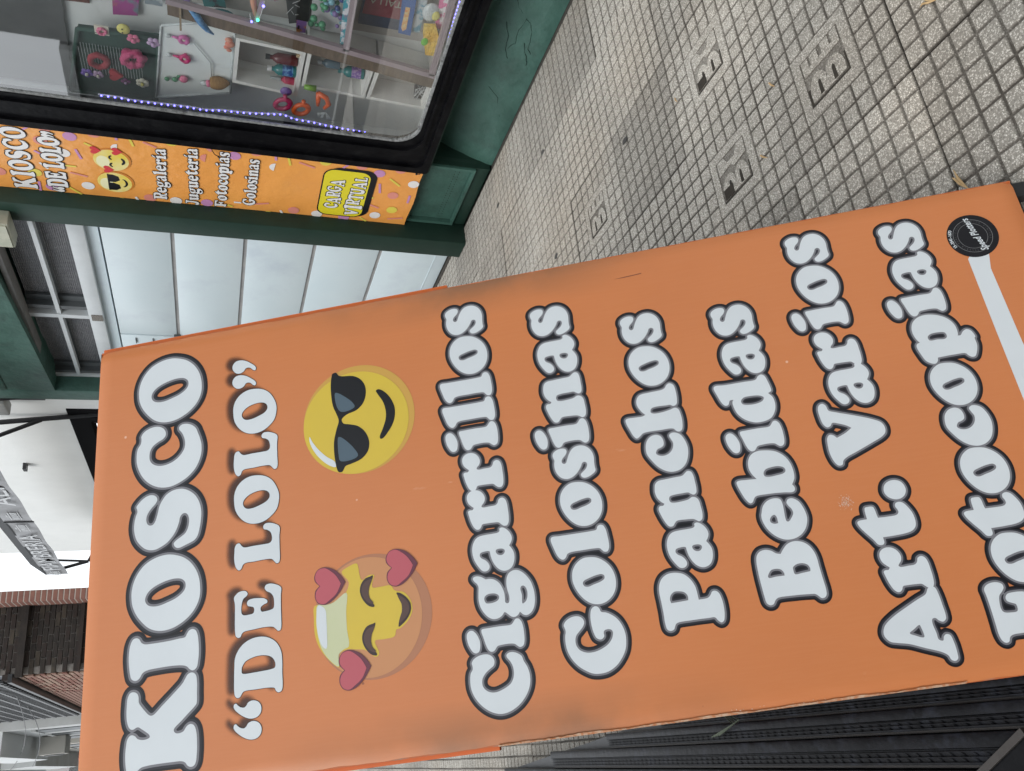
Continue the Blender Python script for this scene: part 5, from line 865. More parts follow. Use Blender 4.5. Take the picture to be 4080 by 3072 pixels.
for (y, z, dy, dz) in ((3.50,1.385,-.06,.04),(3.955,1.37,.03,.02),(3.455,.40,-.02,-.03),(3.945,.385,.04,-.01),(3.95,2.1,.03,.0)):
    g = Geo(); g.tube([(BX-.008,y,z),(BX-.014,y+dy*.4,z+dz*.5),(BX-.002,y+dy,z+dz)], .0022, 5); g.sphere((BX-.008,y,z), .006, 8, 6); g.obj('cable_tie', blackp, bn)

# ------------------------------------------------------------------ goods in the window
XB = 3.06
def put(name, label, cat, geo, mats, loc, group=None, smooth=False, parts=()):
    """a single-mesh thing"""
    ROOT_o = geo.obj(name, mats, None, smooth=smooth); props(ROOT_o, label, cat, group); return ROOT_o
dgreen = mat('tray_green_felt', (.012,.05,.036), (.02,.065,.05), 40, rough=.8)
film = mat('clear_film', (.45,.5,.5), (.55,.6,.6), 50, rough=.12, bump=.5, bscale=60)
def slab(poly, x, t, mats, name, parent=None, bev=0):
    g = Geo(); g.prism([(p[0], p[1]) for p in poly], (x, 0, 0), (0,1,0), (0,0,1), (t, 0, 0)); return g.obj(name, mats, parent)
tr_ = thing('display_tray', 'dark green display tray of hair ties and hair flowers in the shop window', 'display tray', (2.98, 3.2, 1.64))
TP = [(3.029,1.969),(3.011,1.644),(3.415,1.677),(3.419,2.043)]
slab(TP, 2.985, .02, dgreen, 'tray_base', tr_)
g = Geo()
for a, b in zip(TP, TP[1:]+TP[:1]): g.tube([(2.978,*a),(2.978,*b)], .011, 6)
g.obj('tray_rim', dgreen, tr_, smooth=True)
g = Geo()
for k in range(26): y = 3.05+.34*k/25; 
for k in range(22):
    z = 1.73+.25*k/21; g.tube([(2.972,3.10,z),(2.972,3.28,z-.004)], .0012, 4)
g.obj('clear_film_ribs', film, tr_)
def grp(n, label, cat, geo, m, group=None, smooth=True): return put(n, label, cat, geo, m, None, group, smooth)
red = mat('red_velvet', (.30,.03,.045), (.40,.05,.07), 90, rough=.9, bump=.6, bscale=200)
pinkf = mat('pink_fluff', (.50,.05,.16), (.65,.12,.26), 80, rough=.95, bump=.8, bscale=220)
G1 = 'hair accessories on the green tray'
grp('hair_tie', 'red ring hair tie left of centre on the green tray', 'hair tie', Geo().torus((2.958,3.184,1.902),.034,.014,(1,0,.1),22,8,.25), red, G1)
grp('hair_tie', 'larger fluffy pink hair tie on the green tray', 'hair tie', Geo().torus((2.955,3.137,1.757),.036,.019,(1,0,0),22,8,.45), pinkf, G1)
def flower(y, z, r, n, m, mc, label, cat='hair flower'):
    g = Geo()
    for k in range(n): a = 2*PI*k/n; g.sphere((2.962, y+r*.6*math.cos(a), z+r*.6*math.sin(a)), r*.48, 7, 5, (.45,1,1), 0)
    g.sphere((2.952, y, z), r*.3, 7, 5, (1,1,1), 1)
    return grp('hair_flower', label, cat, g, [m, mc], G1)
pur = mat('purple_petal', (.12,.06,.42), (.3,.2,.6), 90, rough=.7); lil = mat('lilac_petal', (.40,.26,.46), (.55,.42,.58), 90, rough=.7); whp = mat('white_petal', (.62,.62,.52), rough=.7); yel = mat('soft_yellow', (.60,.56,.16), rough=.6); pnk = mat('rose_pink', (.58,.09,.22), (.7,.25,.35), 90, rough=.6)
flower(3.274,1.959,.026,5,pur,whp,'blue violet flower with white centre on the green tray')
flower(3.275,1.913,.023,5,lil,whp,'pale lilac flower next to the blue violet one on the green tray')
flower(3.289,1.728,.028,6,whp,yel,'creamy white flower at the corner of the green tray')
flower(3.023,1.749,.026,5,pnk,pnk,'deep pink rose hair clip on the green tray')
flower(3.027,1.668,.027,5,lil,lil,'lilac bow flower beside the white card on the green tray')
flower(3.295,1.80,.020,4,mat('plum_petal',(.18,.04,.16),rough=.7),lil,'small plum flower between the red heart and the white flower')
g = Geo(); H = [(.0020*16*math.sin(t_)**3, .0020*(13*math.cos(t_)-5*math.cos(2*t_)-2*math.cos(3*t_)-math.cos(4*t_))) for t_ in np.linspace(0, 2*PI, 22)[:-1]]
g.prism(H, (2.972,3.264,1.842), (0,1,0), (0,0,1), (-.014,0,0)); grp('heart_clip', 'red heart shaped clip on the green tray', 'hair clip', g, mat('red_heart',(.50,.035,.05),rough=.4), G1, False)
g = Geo().sphere((2.965,2.978,1.785), .027, 14, 10, (.5,1,1), 0)
for dy in (-.010,.009): g.sphere((2.951,2.978+dy,1.789), .0035, 6, 4, (1,1,1), 1)
grp('smiley_badge', 'round yellow smiley badge on the green tray', 'badge', g, [yel, blackp], G1)
g = Geo().box((2.968,2.985,1.845),(2.974,3.035,1.902)); g.torus((2.962,3.009,1.872),.015,.007,(1,0,0),16,6,.3,1); grp('carded_clip', 'white card holding a red rosette clip on the green tray', 'hair clip', g, [whp, pnk], G1, False)
# white card
card = thing('display_card', 'tilted white card with pink hair clips in the shop window', 'display card', (2.965, 3.1, 1.34))
cardm = mat('white_card', (.76,.82,.80), (.70,.76,.74), 6, rough=.5)
CP = [(2.923,1.632),(2.826,1.328),(3.278,1.342),(3.375,1.674)]
slab(CP, 2.968, .006, cardm, 'card_sheet', card)
g = Geo()
for a, b in zip(CP, CP[1:]+CP[:1]): g.tube([(2.965,*a),(2.965,*b)], .006, 5)
g.tube([(2.958,2.99,1.50),(2.957,3.09,1.43),(2.957,3.22,1.425)], .003, 5); g.obj('sleeve_edge', film, card, smooth=True)
G2 = 'hair clips on the white card'
def clip_(y, z, m, label):
    g = Geo(); g.torus((2.955,y,z),.016,.010,(1,0,0),16,7,.3,0); g.tube([(2.957,y-.002,z+.016),(2.957,y-.006,z+.05)], [.010,.004], 6, 0); g.sphere((2.953,y,z), .008, 8, 5, (.6,1,1), 1); g.sphere((2.957,y-.006,z+.065), .012, 7, 5, (.4,1,1), 2)
    return grp('hair_clip', label, 'hair clip', g, [m, whp, film], G2)
clip_(2.975,1.541,mat('orchid_pink',(.55,.14,.36),rough=.4),'pale orchid pink clip with white centre, upper one on the white card')
clip_(3.087,1.540,mat('magenta_pink',(.55,.02,.16),rough=.4),'magenta clip with white centre in the middle of the white card')
g = Geo(); g.sphere((2.952,3.215,1.548),.020,9,6,(.7,1,1),0); g.sphere((2.952,3.225,1.585),.014,8,5,(.7,1,1),1); g.sphere((2.953,3.23,1.62),.012,8,5,(.7,1,1),1); g.sphere((2.953,3.205,1.57),.009,8,5,(.7,1,1),1)
grp('hair_clip', 'pink and green berry clip at the lower corner of the white card', 'hair clip', g, [pnk, mat('leaf_green_plastic',(.05,.22,.10),rough=.4)], G2)
g = Geo(); g.tube([(2.95,3.222,1.475),(2.945,3.215,1.445)], [.008,.013], 8, 1); g.tube([(2.945,3.215,1.445),(2.945,3.21,1.43)], .016, 9, 2)
prof = [(2.945,3.205-.012*t_,1.43-.085*t_) for t_ in np.linspace(0,1,8)]; g.tube(prof, [.024,.029,.031,.031,.029,.024,.016,.006], 12, 0)
grp('round_brush', 'brown bristled round brush with pink collar on the white card', 'hair brush', g, [mat('brown_bristle',(.26,.13,.03),(.36,.2,.06),50,rough=.8,bump=.6,bscale=260,stretch=(1,1,3)), film, pnk], G2)
g = Geo(); g.tube([(2.90,2.745,1.515),(2.898,2.775,1.485),(2.90,2.81,1.468),(2.905,2.845,1.445),(2.91,2.872,1.418)], [.006,.016,.015,.012,.004], 8, 0)
grp('ribbon', 'bright blue ribbon hanging above the white card', 'ribbon', g, mat('blue_ribbon',(.02,.17,.42),(.15,.35,.6),60,rough=.35), None)
g = Geo(); g.sphere((2.95,2.80,1.385),.045,12,8,(.35,.8,1.25)); grp('teal_glove', 'teal cloth puppet beside the blue ribbon', 'toy', g, mat('teal_cloth',(.01,.14,.16),rough=.8), None)
g = Geo(); g.sphere((2.948,2.835,1.42),.020,8,6,(.5,1.2,1)); g.sphere((2.948,2.85,1.40),.014,8,6,(.5,1.2,1)); grp('black_figure', 'small black figure hanging by the teal puppet', 'toy', g, blackp, None)
g = Geo(); g.box((2.905,2.735,1.55),(2.915,2.752,1.60)); g.box((2.905,2.752,1.546),(2.912,2.878,1.554)); g.box((2.906,2.73,1.50),(2.912,2.748,1.53))
grp('wooden_peg', 'wooden stick and peg above the white card', 'wooden stick', g, mat('pale_wood',(.33,.26,.17),(.24,.18,.11),70,rough=.7,stretch=(1,6,1)), None, False)
g = Geo()
for (y, z, r) in ((2.93,1.355,.014),(2.955,1.35,.018),(2.975,1.362,.012),(2.99,1.352,.010)): g.sphere((2.95,y,z), r, 8, 6, (.6,1,1.2))
grp('coral_flower', 'coral red silk flower beside the upper corner of the white card', 'silk flower', g, mat('coral_petal',(.62,.16,.10),(.7,.35,.25),60,rough=.6), None)
# three white cubes with toiletries
cub = mat('white_laminate', (.80,.81,.77), (.74,.75,.71), 10, rough=.5)
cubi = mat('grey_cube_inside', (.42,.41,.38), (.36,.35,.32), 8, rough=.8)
def cube(P_, label, bth=.017):
    # P_: near-top, near-bottom, far-bottom, far-top of the open face, as (y, z)
    c = thing('wall_cube', label, 'shelf box', (2.95, P_[2][0], P_[2][1]), 'white box shelves in the shop window')
    cen = (sum(p[0] for p in P_)/4, sum(p[1] for p in P_)/4)
    In = [(p[0]+math.copysign(bth, cen[0]-p[0]), p[1]+math.copysign(bth, cen[1]-p[1])) for p in P_]
    for k, nm in enumerate(('side_board', 'bottom_board', 'side_board', 'top_board')):
        q = (k+1) % 4; g = Geo()
        vs = [(2.95,*P_[k]),(2.95,*P_[q]),(2.95,*In[q]),(2.95,*In[k])]; vs += [(3.085,*p[1:]) for p in vs]
        g.add(vs, [(0,1,2,3),(4,7,6,5),(0,4,5,1),(1,5,6,2),(2,6,7,3),(3,7,4,0)]); g.obj(nm, cub, c)
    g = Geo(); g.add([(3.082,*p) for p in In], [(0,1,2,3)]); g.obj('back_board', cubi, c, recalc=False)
    return c
cube([(2.91,1.325),(2.93,1.020),(3.221,1.033),(3.188,1.334)], 'highest white box shelf holding bottles in the shop window')
cube([(2.863,1.010),(2.915,.697),(3.171,.716),(3.145,1.020)], 'middle white box shelf with a teal bottle and a red jar')
cube([(2.915,.687),(2.956,.391),(3.184,.408),(3.167,.705)], 'lowest white box shelf with the pink box, nearest the window corner')
def bottle(y, z, r, h, m, label, cap=None, capm=None, lab=None):
    t_ = thing('bottle', label, 'bottle', (3.02, y, z), 'toiletries in the white box shelves')
    Geo().lathe((3.02,y,z), [(0,r*.9),(.004,r),(h*.72,r),(h*.86,r*.62),(h*.9,r*.4),(h,r*.4)], 14).obj('body', m, t_, smooth='auto')
    if capm: Geo().lathe((3.02,y,z+h), [(0,r*.5),(.02 if cap is None else cap, r*.5)], 10).obj('cap', capm, t_, smooth='auto')
    if lab: Geo().lathe((3.02,y,z+h*.15), [(0,r*1.02),(h*.42,r*1.02)], 14).obj('label_band', lab, t_, smooth='auto')
    return t_
wcap = mat('white_cap', (.6,.62,.62), rough=.4); rcap = mat('red_cap', (.50,.02,.03), rough=.35); blu = mat('blue_label', (.02,.08,.28), (.15,.35,.6), 60, rough=.4, lo=.5, hi=.56); teal = mat('teal_bottle', (.02,.17,.17), rough=.2); clr = mat('clear_plastic', (.33,.36,.36), (.42,.45,.45), 30, rough=.15)
drd = mat('dark_red_bottle', (.10,.012,.015), rough=.25); vio = mat('violet_label', (.20,.12,.36), (.4,.3,.5), 80, rough=.4, lo=.5, hi=.55)
bottle(3.062,1.046,.026,.125,drd,'dark red bottle at the back of the highest white box',None,blackp)
bottle(3.133,1.044,.027,.115,teal,'teal bottle with blue label in the highest white box',None,wcap,blu)
bottle(3.060,1.040,.018,.048,mat('purple_pot',(.12,.02,.10),rough=.3),'small purple bottle nearest in the highest white box',None,wcap) if False else None
bottle(3.196,1.046,.021,.066,mat('rose_pot',(.45,.05,.10),rough=.3),'short rose red bottle with clear pump in the highest white box',.05,clr)
bottle(2.990,.728,.026,.125,mat('red_jar',(.42,.02,.02),rough=.3),'red jar with cream label in the middle white box',None,blackp,mat('cream_label',(.55,.42,.25),(.4,.05,.03),60,rough=.5,lo=.5,hi=.54))
bottle(3.078,.729,.027,.110,teal,'teal bottle with lilac label in the middle white box',.015,teal,vio)
bottle(2.985,.845,.020,.13,clr,'clear bottle with red cap high in the middle white box',.035,rcap)
bottle(3.045,.850,.022,.085,mat('smoky_blue',(.08,.13,.16),rough=.2),'smoky blue bottle between the shelf and the teal bottle',None,clr)
pkb = mat('pink_swirl_box', (.56,.12,.22), (.68,.45,.5), 9, rough=.4, lo=.45, hi=.55)
pbx = thing('pink_box', 'long pink and white box lying in the lowest white box shelf', 'box', (3.02,3.02,.42))
slab([(2.99,.652),(3.012,.418),(3.05,.413),(3.034,.650)], 3.0, .05, pkb, 'carton', pbx)
Geo().sphere((2.998,3.024,.548), .016, 10, 6, (.15,1,1.2)).obj('printed_dot', pur, pbx)
gi = thing('earphones', 'black earphones with pale cable at the bottom of the lowest white box', 'earphones', (3.0,3.12,.41))
slab([(3.06,.478),(3.07,.415),(3.17,.405),(3.175,.46)], 3.0, .03, blackp, 'pouch', gi)
g = Geo(); rc = random.Random(5)
for q in range(3): g.tube([(2.992,3.07+rc.uniform(0,.1),.41+rc.uniform(0,.06)) for _ in range(6)], .0022, 5)
g.obj('cable', wcap, gi, smooth=True)
# scissors card hanging over the nearest pane
G3 = 'craft scissors in a clear pack'
def scis(y, z, m, label, closed=True, R_=.030, sx=1.25):
    g = Geo(); g.torus((2.895,y,z),R_,.0115,(1,0,0),20,7,0,0,sx); g.tube([(2.897,y-.03,z-.01),(2.897,y-.06,z-.005)], .010, 7, 0); return grp('scissors', label, 'scissors', g, m, G3)
scis(3.226,1.10,mat('raspberry_plastic',(.42,.02,.10),rough=.35),'raspberry handled scissors in a clear pack by the frame')
scis(3.245,1.012,mat('orange_plastic',(.72,.12,.02),rough=.35),'orange ring handled scissors next to the raspberry pair')
g = Geo(); g.tube([(2.895,3.118,.945),(2.893,3.14,.905),(2.893,3.18,.888),(2.895,3.215,.905)], [.012,.013,.013,.009], 8); g.tube([(2.895,3.118,.945),(2.894,3.16,.94),(2.894,3.20,.938)], [.011,.012,.008], 8)
grp('scissors', 'orange scissors with open hooked handles', 'scissors', g, MC['orange_plastic'], G3)
g = Geo(); g.sphere((2.92,3.165,1.09),.028,10,6,(.4,1,1)); grp('purple_pouch', 'small purple object under the raspberry scissors', 'toy', g, mat('purple_plastic',(.16,.09,.30),rough=.4), None)
g = Geo(); g.tube([(2.92,3.115,1.01),(2.92,3.118,.955)], [.012,.016], 8); grp('green_pen', 'lime green pen between the boxes and the scissors', 'pen', g, mat('lime_plastic',(.16,.34,.03),rough=.35), None)
g = Geo(); rc = random.Random(8)
for q in range(9): a = rc.uniform(-.9,.9); g.add([(2.893,3.235,.895),(2.885,3.235+.045*math.cos(a)+.005,.895+.045*math.sin(a)),(2.89,3.235+.045*math.cos(a+.3),.895+.045*math.sin(a+.3))], [(0,1,2)])
grp('foil_bow', 'crinkled clear film end below the orange scissors', 'film', g, film, None, False)
# lilac framed cabinet in front, its dividers, things in it
lilf = mat('lilac_grey_frame', (.36,.29,.31), (.31,.25,.27), 12, rough=.5); wood = mat('dim_wood', (.16,.115,.075), (.11,.078,.05), 14, rough=.6, stretch=(1,1,5))
cabn = thing('display_cabinet', 'lilac grey framed display cabinet with toys in the shop window', 'display cabinet', (2.9, 2.6, .37))
def bar(p, q, w, x0, x1, nm, m):
    p, q = np.array(p), np.array(q); d = (q-p)/np.linalg.norm(q-p); n_ = np.array([-d[1], d[0]])*w/2; g = Geo()
    P_ = [p+n_, p-n_, q-n_, q+n_]; vs = [(x0, *v) for v in P_]+[(x1, *v) for v in P_]
    g.add(vs, [(0,1,2,3),(4,7,6,5),(0,4,5,1),(1,5,6,2),(2,6,7,3),(3,7,4,0)]); return g.obj(nm, m, cabn)
bar((2.72,1.603),(2.781,1.163),.024,2.89,2.912,'front_stile',lilf); bar((2.781,1.163),(2.905,.372),.026,2.89,2.912,'front_stile',lilf)
bar((2.40,.868),(2.828,.856),.026,2.89,2.912,'shelf_edge',lilf); bar((2.30,.462),(2.893,.443),.026,2.89,2.912,'shelf_edge',lilf)
bar((2.55,1.218),(2.760,1.250),.016,2.888,2.905,'shelf_edge',lilf)
bar((2.32,.385),(2.90,.372),.02,2.89,2.912,'shelf_edge',lilf)
g = Geo(); P_ = [(2.745,1.60),(2.805,1.163),(2.93,.38),(3.00,.38),(2.875,1.163),(2.81,1.60)]
g.prism(P_, (2.914,0,0), (0,1,0), (0,0,1), (.012,0,0)); g.obj('side_panel', wood, cabn)
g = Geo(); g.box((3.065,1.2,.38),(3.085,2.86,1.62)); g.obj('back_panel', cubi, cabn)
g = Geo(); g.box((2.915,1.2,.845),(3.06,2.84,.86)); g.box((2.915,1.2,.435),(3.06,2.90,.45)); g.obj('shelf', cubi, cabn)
# toys
toy = thing('toy_bag', 'clear bag of green and blue rubber sea animals', 'toy bag', (3.0,2.74,.88)); rc = random.Random(11)
slab([(2.63,1.02),(2.63,.875),(2.862,.872),(2.862,1.005)], 3.03, .012, wcap, 'backing_card', toy)
tm = [mat('sea_green_rubber',(.08,.30,.16),rough=.3), mat('ice_blue_rubber',(.20,.42,.50),rough=.3), mat('navy_rubber',(.03,.06,.20),rough=.3), mat('violet_rubber',(.20,.14,.34),rough=.3), mat('moss_rubber',(.03,.13,.07),rough=.3)]
for q in range(30):
    y = rc.uniform(2.62,2.82); z = rc.uniform(.88,1.01); k = 0 if z > .96 else rc.choice([0,1,2,3,4]); Geo().sphere((3.005+rc.uniform(-.02,.015),y,z), rc.uniform(.008,.017), 8, 6).obj('rubber_animal', tm[k], toy, smooth=True)
def simple(name, label, cat, poly, x, t_, m, smooth=False):
    g = Geo(); g.prism([(p[0], p[1]) for p in poly], (x,0,0), (0,1,0), (0,0,1), (t_,0,0)); return props(g.obj(name, m, None), label, cat)
stk = mat('sticker_pack_print', (.05,.35,.42), (.70,.72,.75), 26, rough=.35, lo=.47, hi=.53, c3=(.55,.05,.20), s3=16)
simple('sticker_pack', 'narrow turquoise and white sticker pack against the lilac frame', 'toy pack', [(2.56,.902),(2.56,.868),(2.86,.866),(2.855,.882)], 2.92, .006, stk)
ta = thing('slate_game', 'black chalkboard game with white strokes in the cabinet', 'toy', (3.04,2.78,1.02))
slab([(2.60,1.15),(2.60,1.03),(2.84,1.017),(2.87,1.10)], 3.045, .01, mat('slate_black',(.02,.024,.024),(.05,.055,.05),20,rough=.6), 'slate', ta)
g = Geo(); rc = random.Random(2)
for q in range(7):
    y = rc.uniform(2.66,2.82); z = rc.uniform(1.03,1.12); g.tube([(3.042,y,z),(3.042,y+rc.uniform(-.05,.05),z+rc.uniform(-.03,.03))], .0016, 4)
g.obj('chalk_strokes', wcap, ta)
tb = thing('boxed_game', 'dark blue game box with red panel standing on end in the cabinet', 'boxed game', (3.03,2.70,.62))
slab([(2.45,.80),(2.45,.60),(2.80,.604),(2.80,.80)], 3.045, .018, mat('navy_box',(.02,.045,.10),(.04,.07,.13),20,rough=.4), 'carton', tb)
slab([(2.56,.785),(2.56,.612),(2.735,.622),(2.735,.792)], 3.041, .003, mat('crimson_panel',(.22,.02,.04),(.28,.05,.07),20,rough=.4), 'red_panel', tb)
g = Geo(); TF = (Vector((3.0395,2.65,.70)), Vector((0,0,1)), Vector((0,1,0)), Vector((-1,0,0)))
put_text('TALLA', 50, TF, (0, 0), PI/2 if False else 0, 0, g, 0, off=.6); g.obj('box_lettering', mat('box_letter_cream',(.42,.40,.33),rough=.5), tb, recalc=False)
bc = simple('toy_card', 'blue hanging toy card with orange lettering strip', 'toy pack', [(2.50,.655),(2.50,.592),(2.754,.571),(2.75,.628)], 2.975, .006, mat('blue_card',(.02,.09,.30),(.04,.14,.38),20,rough=.4))
g = Geo(); g.prism([(2.60,.625),(2.60,.605),(2.72,.598),(2.735,.612),(2.715,.622)], (2.9735,0,0), (0,1,0), (0,0,1), (.002,0,0)); q_ = g.obj('orange_flash', mat('orange_print',(.70,.26,.06),(.7,.6,.3),60,rough=.4), bc)
yb = thing('yellow_pouch', 'shiny yellow sweet bag with a green spot in the cabinet', 'sweet bag', (2.95,2.74,.45))
g = Geo(); g.prism([(2.653,.533),(2.642,.480),(2.70,.452),(2.809,.452),(2.813,.490),(2.70,.527)], (2.955,0,0), (0,1,0), (0,0,1), (-.022,0,0))
g.obj('pouch', mat('yellow_foil',(.72,.40,.03),(.85,.62,.12),12,rough=.25,bump=.8,bscale=40,bd=.02), yb, smooth=False)
Geo().sphere((2.932,2.735,.512), .016, 10, 6, (.12,1.5,1)).obj('green_spot', mat('lime_print',(.14,.50,.03),rough=.4), yb)
simple('doll_pack', 'long pink and white doll pack hanging near the cabinet edge', 'toy pack', [(2.45,.496),(2.45,.460),(2.671,.434),(2.70,.446),(2.66,.478)], 2.965, .012, mat('pink_white_pack',(.72,.20,.38),(.72,.70,.72),22,rough=.35,lo=.48,hi=.52))
g = Geo(); g.sphere((2.97,2.60,.51),.040,12,8,(.4,1.3,1)); grp('clear_toy_bag', 'clear bulging toy bag with a yellow star', 'toy bag', g, film, None)
g = Geo(); g.sphere((2.952,2.60,.49),.018,8,5,(.3,1.5,1)); grp('yellow_star_toy', 'yellow star toy in front of the clear bag', 'toy', g, yel, None)
g = Geo(); g.tube([(2.90,2.60,1.27),(2.898,2.66,1.262),(2.897,2.715,1.252)], [.014,.013,.009], 9); grp('doll', 'pale pink doll leg hanging over the shelf edge', 'doll', g, mat('doll_skin',(.55,.27,.18),rough=.4), None)
g = Geo(); rc = random.Random(9)
for q in range(10): g.sphere((2.95,2.905+rc.uniform(-.02,.02),1.065-.12+.12*q/10), .008, 6, 4, (1,1,1), q % 3)
grp('candy_strip', 'little red and green wrapped sweets beside the highest white box', 'sweets', g, [rcap, MC['leaf_green_plastic'], wcap], None) if False else None
# purple, pink posters at the back
pp = simple('toy_poster', 'pink and purple toy poster behind the green tray', 'poster', [(2.70,1.82),(2.70,1.70),(2.994,1.735),(3.009,1.836)], 3.07, .006, mat('poster_pink',(.36,.05,.26),(.16,.22,.26),9,rough=.5,lo=.46,hi=.54,c3=(.5,.24,.08),s3=7))
simple('heart_poster', 'violet card printed with a pale heart above the white card', 'poster', [(2.70,1.61),(2.74,1.51),(2.917,1.524),(2.938,1.596)], 3.06, .006, mat('poster_violet',(.17,.10,.27),(.22,.15,.32),12,rough=.5))
simple('cream_board', 'wide cream board at the back of the window top', 'board', [(2.55,2.30),(2.55,2.195),(3.19,2.200),(3.19,2.31)], 3.078, .006, mat('cream_board',(.42,.36,.31),(.38,.32,.28),5,rough=.6))
simple('cream_board', 'narrow cream board beside the wide one at the window top', 'board', [(2.55,2.165),(2.55,2.118),(3.18,2.122),(3.18,2.170)], 3.078, .006, MC['cream_board'])
simple('added_dark_panel', 'added dark backing panel behind the glass, setting off the mirrored sky', 'panel', [(2.94,2.6),(2.94,2.03),(3.50,2.05),(3.50,2.6)], 3.07, .006, mat('dark_grey_board',(.07,.075,.075),(.10,.105,.105),5,rough=.6))  # added dark backing so the sky mirrored in the glass stands out
simple('red_brown_panel', 'red brown wooden panel at the back of the window', 'panel', [(2.40,2.10),(2.40,1.92),(2.98,1.925),(2.99,2.085)], 3.082, .005, mat('red_brown_board',(.15,.045,.03),(.10,.03,.022),10,rough=.5,stretch=(1,1,4)))
# more packets crowding the cabinet and the wall above the tray
def packet(label, poly, x, c1, c2, sc, cat='toy pack', c3=None):
    g = Geo(); g.prism(poly, (x,0,0), (0,1,0), (0,0,1), (.012,0,0)); m_ = mat('print_'+label.replace(' ','_')[:28], c1, c2, sc, rough=.35, lo=.46, hi=.54, c3=c3, s3=sc*.8, bump=.3, bscale=60)
    t_ = thing('packet', label, cat, (x, poly[0][0], min(p[1] for p in poly))); g.obj('wrapper', m_, t_)
    ys = [p[0] for p in poly]; zs = [p[1] for p in poly]; yc = sum(ys)/len(ys); zt = max(zs)
    Geo().box((x-.002, yc-.010, zt-.016),(x, yc+.010, zt-.008)).obj('hang_hole', blackp, t_)
packet('violet and white folder standing above the pink poster', [(2.60,2.02),(2.60,1.86),(2.93,1.87),(2.94,2.03)], 3.06, (.20,.10,.26), (.50,.48,.52), 14)
packet('grey blue paper bag beside the pink poster', [(2.55,1.69),(2.55,1.62),(2.90,1.63),(2.90,1.70)], 3.05, (.22,.27,.30), (.42,.46,.48), 11)
packet('teal and black toy pack behind the blue ribbon', [(2.66,1.50),(2.66,1.40),(2.83,1.37),(2.84,1.46)], 3.03, (.02,.20,.20), (.03,.03,.04), 20)
packet('red and silver sweet wrapper beside the chalkboard game', [(2.52,1.20),(2.52,1.155),(2.72,1.16),(2.72,1.20)], 3.00, (.35,.04,.05), (.40,.40,.42), 30)
packet('orange and violet block toy under the chalkboard game', [(2.80,1.075),(2.80,1.03),(2.855,1.03),(2.86,1.07)], 2.99, (.45,.18,.03), (.25,.14,.38), 22)
packet('pale blue blister pack behind the yellow pouch', [(2.56,.59),(2.56,.535),(2.74,.53),(2.75,.585)], 2.99, (.12,.30,.40), (.50,.56,.58), 26)
packet('small dark book at the back of the cabinet', [(2.50,.99),(2.50,.92),(2.62,.92),(2.63,.99)], 3.04, (.06,.05,.05), (.30,.28,.2), 18, 'book')
packet('bright green sweet packet beside the rubber animals', [(2.56,1.03),(2.56,.99),(2.64,.985),(2.64,1.03)], 3.0, (.08,.36,.10), (.55,.55,.12), 24)
packet('pale pink packet hanging in the narrow gap by the frame', [(2.42,.43),(2.42,.405),(2.60,.40),(2.61,.42)], 2.95, (.55,.22,.30), (.6,.55,.5), 30)
packet('folded grey carton at the back of the highest white box', [(2.95,1.29),(2.95,1.20),(3.01,1.19),(3.01,1.28)], 3.06, (.20,.19,.17), (.14,.13,.12), 12, 'carton')
packet('small brown sachet lying in the highest white box', [(2.955,1.06),(2.955,1.04),(3.02,1.04),(3.02,1.055)], 3.0, (.30,.16,.08), (.55,.45,.3), 40, 'sachet')
packet('clear wrapped comb card in the middle white box', [(2.90,1.00),(2.90,.95),(2.95,.95),(2.95,.99)], 3.03, (.45,.45,.44), (.20,.19,.19), 40, 'card')
# led strings
ledm = mat('blue_led', (.1,.1,.9), rough=.3, em=(.16,.14,1.0), ems=5.0)
bulb = Geo().sphere((0,0,0), .0042, 7, 5); bme = bpy.data.meshes.new('bulb'); bme.from_pydata(bulb.v, [], bulb.f); bme.materials.append(ledm)
def led(path, n, label):
    t_ = thing('light_string', label, 'light string', (2.80, path[0][0], path[0][1]), 'blue light strings along the window edge')
    P_ = np.array(path); L = np.r_[0, np.cumsum(np.linalg.norm(np.diff(P_, axis=0), axis=1))]
    cab = mat('clear_tube', (.42,.42,.55), rough=.2)
    Geo().tube([(2.806, *p) for p in P_], .0045, 6).obj('tube', cab, t_, smooth=True)
    for k in range(n):
        d = L[-1]*(k+.5)/n; inst(bme, 'bulb', (2.7995, np.interp(d, L, P_[:,0]), np.interp(d, L, P_[:,1])), t_)
led([(3.226,1.897),(3.224,1.805),(3.232,1.768),(3.230,1.658),(3.226,1.525),(3.232,1.449),(3.220,1.383),(3.216,1.306),(3.212,1.246),(3.190,1.103),(3.212,1.049),(3.216,.972),(3.226,.896),(3.232,.84),(3.235,.786),(3.237,.73),(3.238,.693)], 44, 'blue light string running down the far edge of the shop window')
led([(2.30,.458),(2.409,.456),(2.466,.455),(2.516,.452),(2.559,.452),(2.599,.450),(2.637,.448),(2.657,.446)], 17, 'blue light string lying along the bottom edge of the shop window')
fl = thing('fairy_lights', 'fairy lights with a green and a blue bulb hung on the shelf edge', 'fairy lights', (2.885,2.70,1.24))
Geo().tube([(2.885,2.62,1.22),(2.883,2.66,1.225),(2.883,2.72,1.235),(2.884,2.745,1.25),(2.884,2.738,1.268),(2.884,2.70,1.275)], .002, 5).obj('wire', wcap, fl, smooth=True)
Geo().sphere((2.88,2.646,1.223), .006, 8, 6).obj('bulb', ledm, fl)
Geo().sphere((2.88,2.724,1.242), .006, 8, 6).obj('bulb', mat('green_led', (.1,.8,.4), rough=.3, em=(.05,1.0,.45), ems=4.0), fl)
Geo().sphere((2.88,2.738,1.266), .005, 8, 6).obj('bulb', ledm, fl)
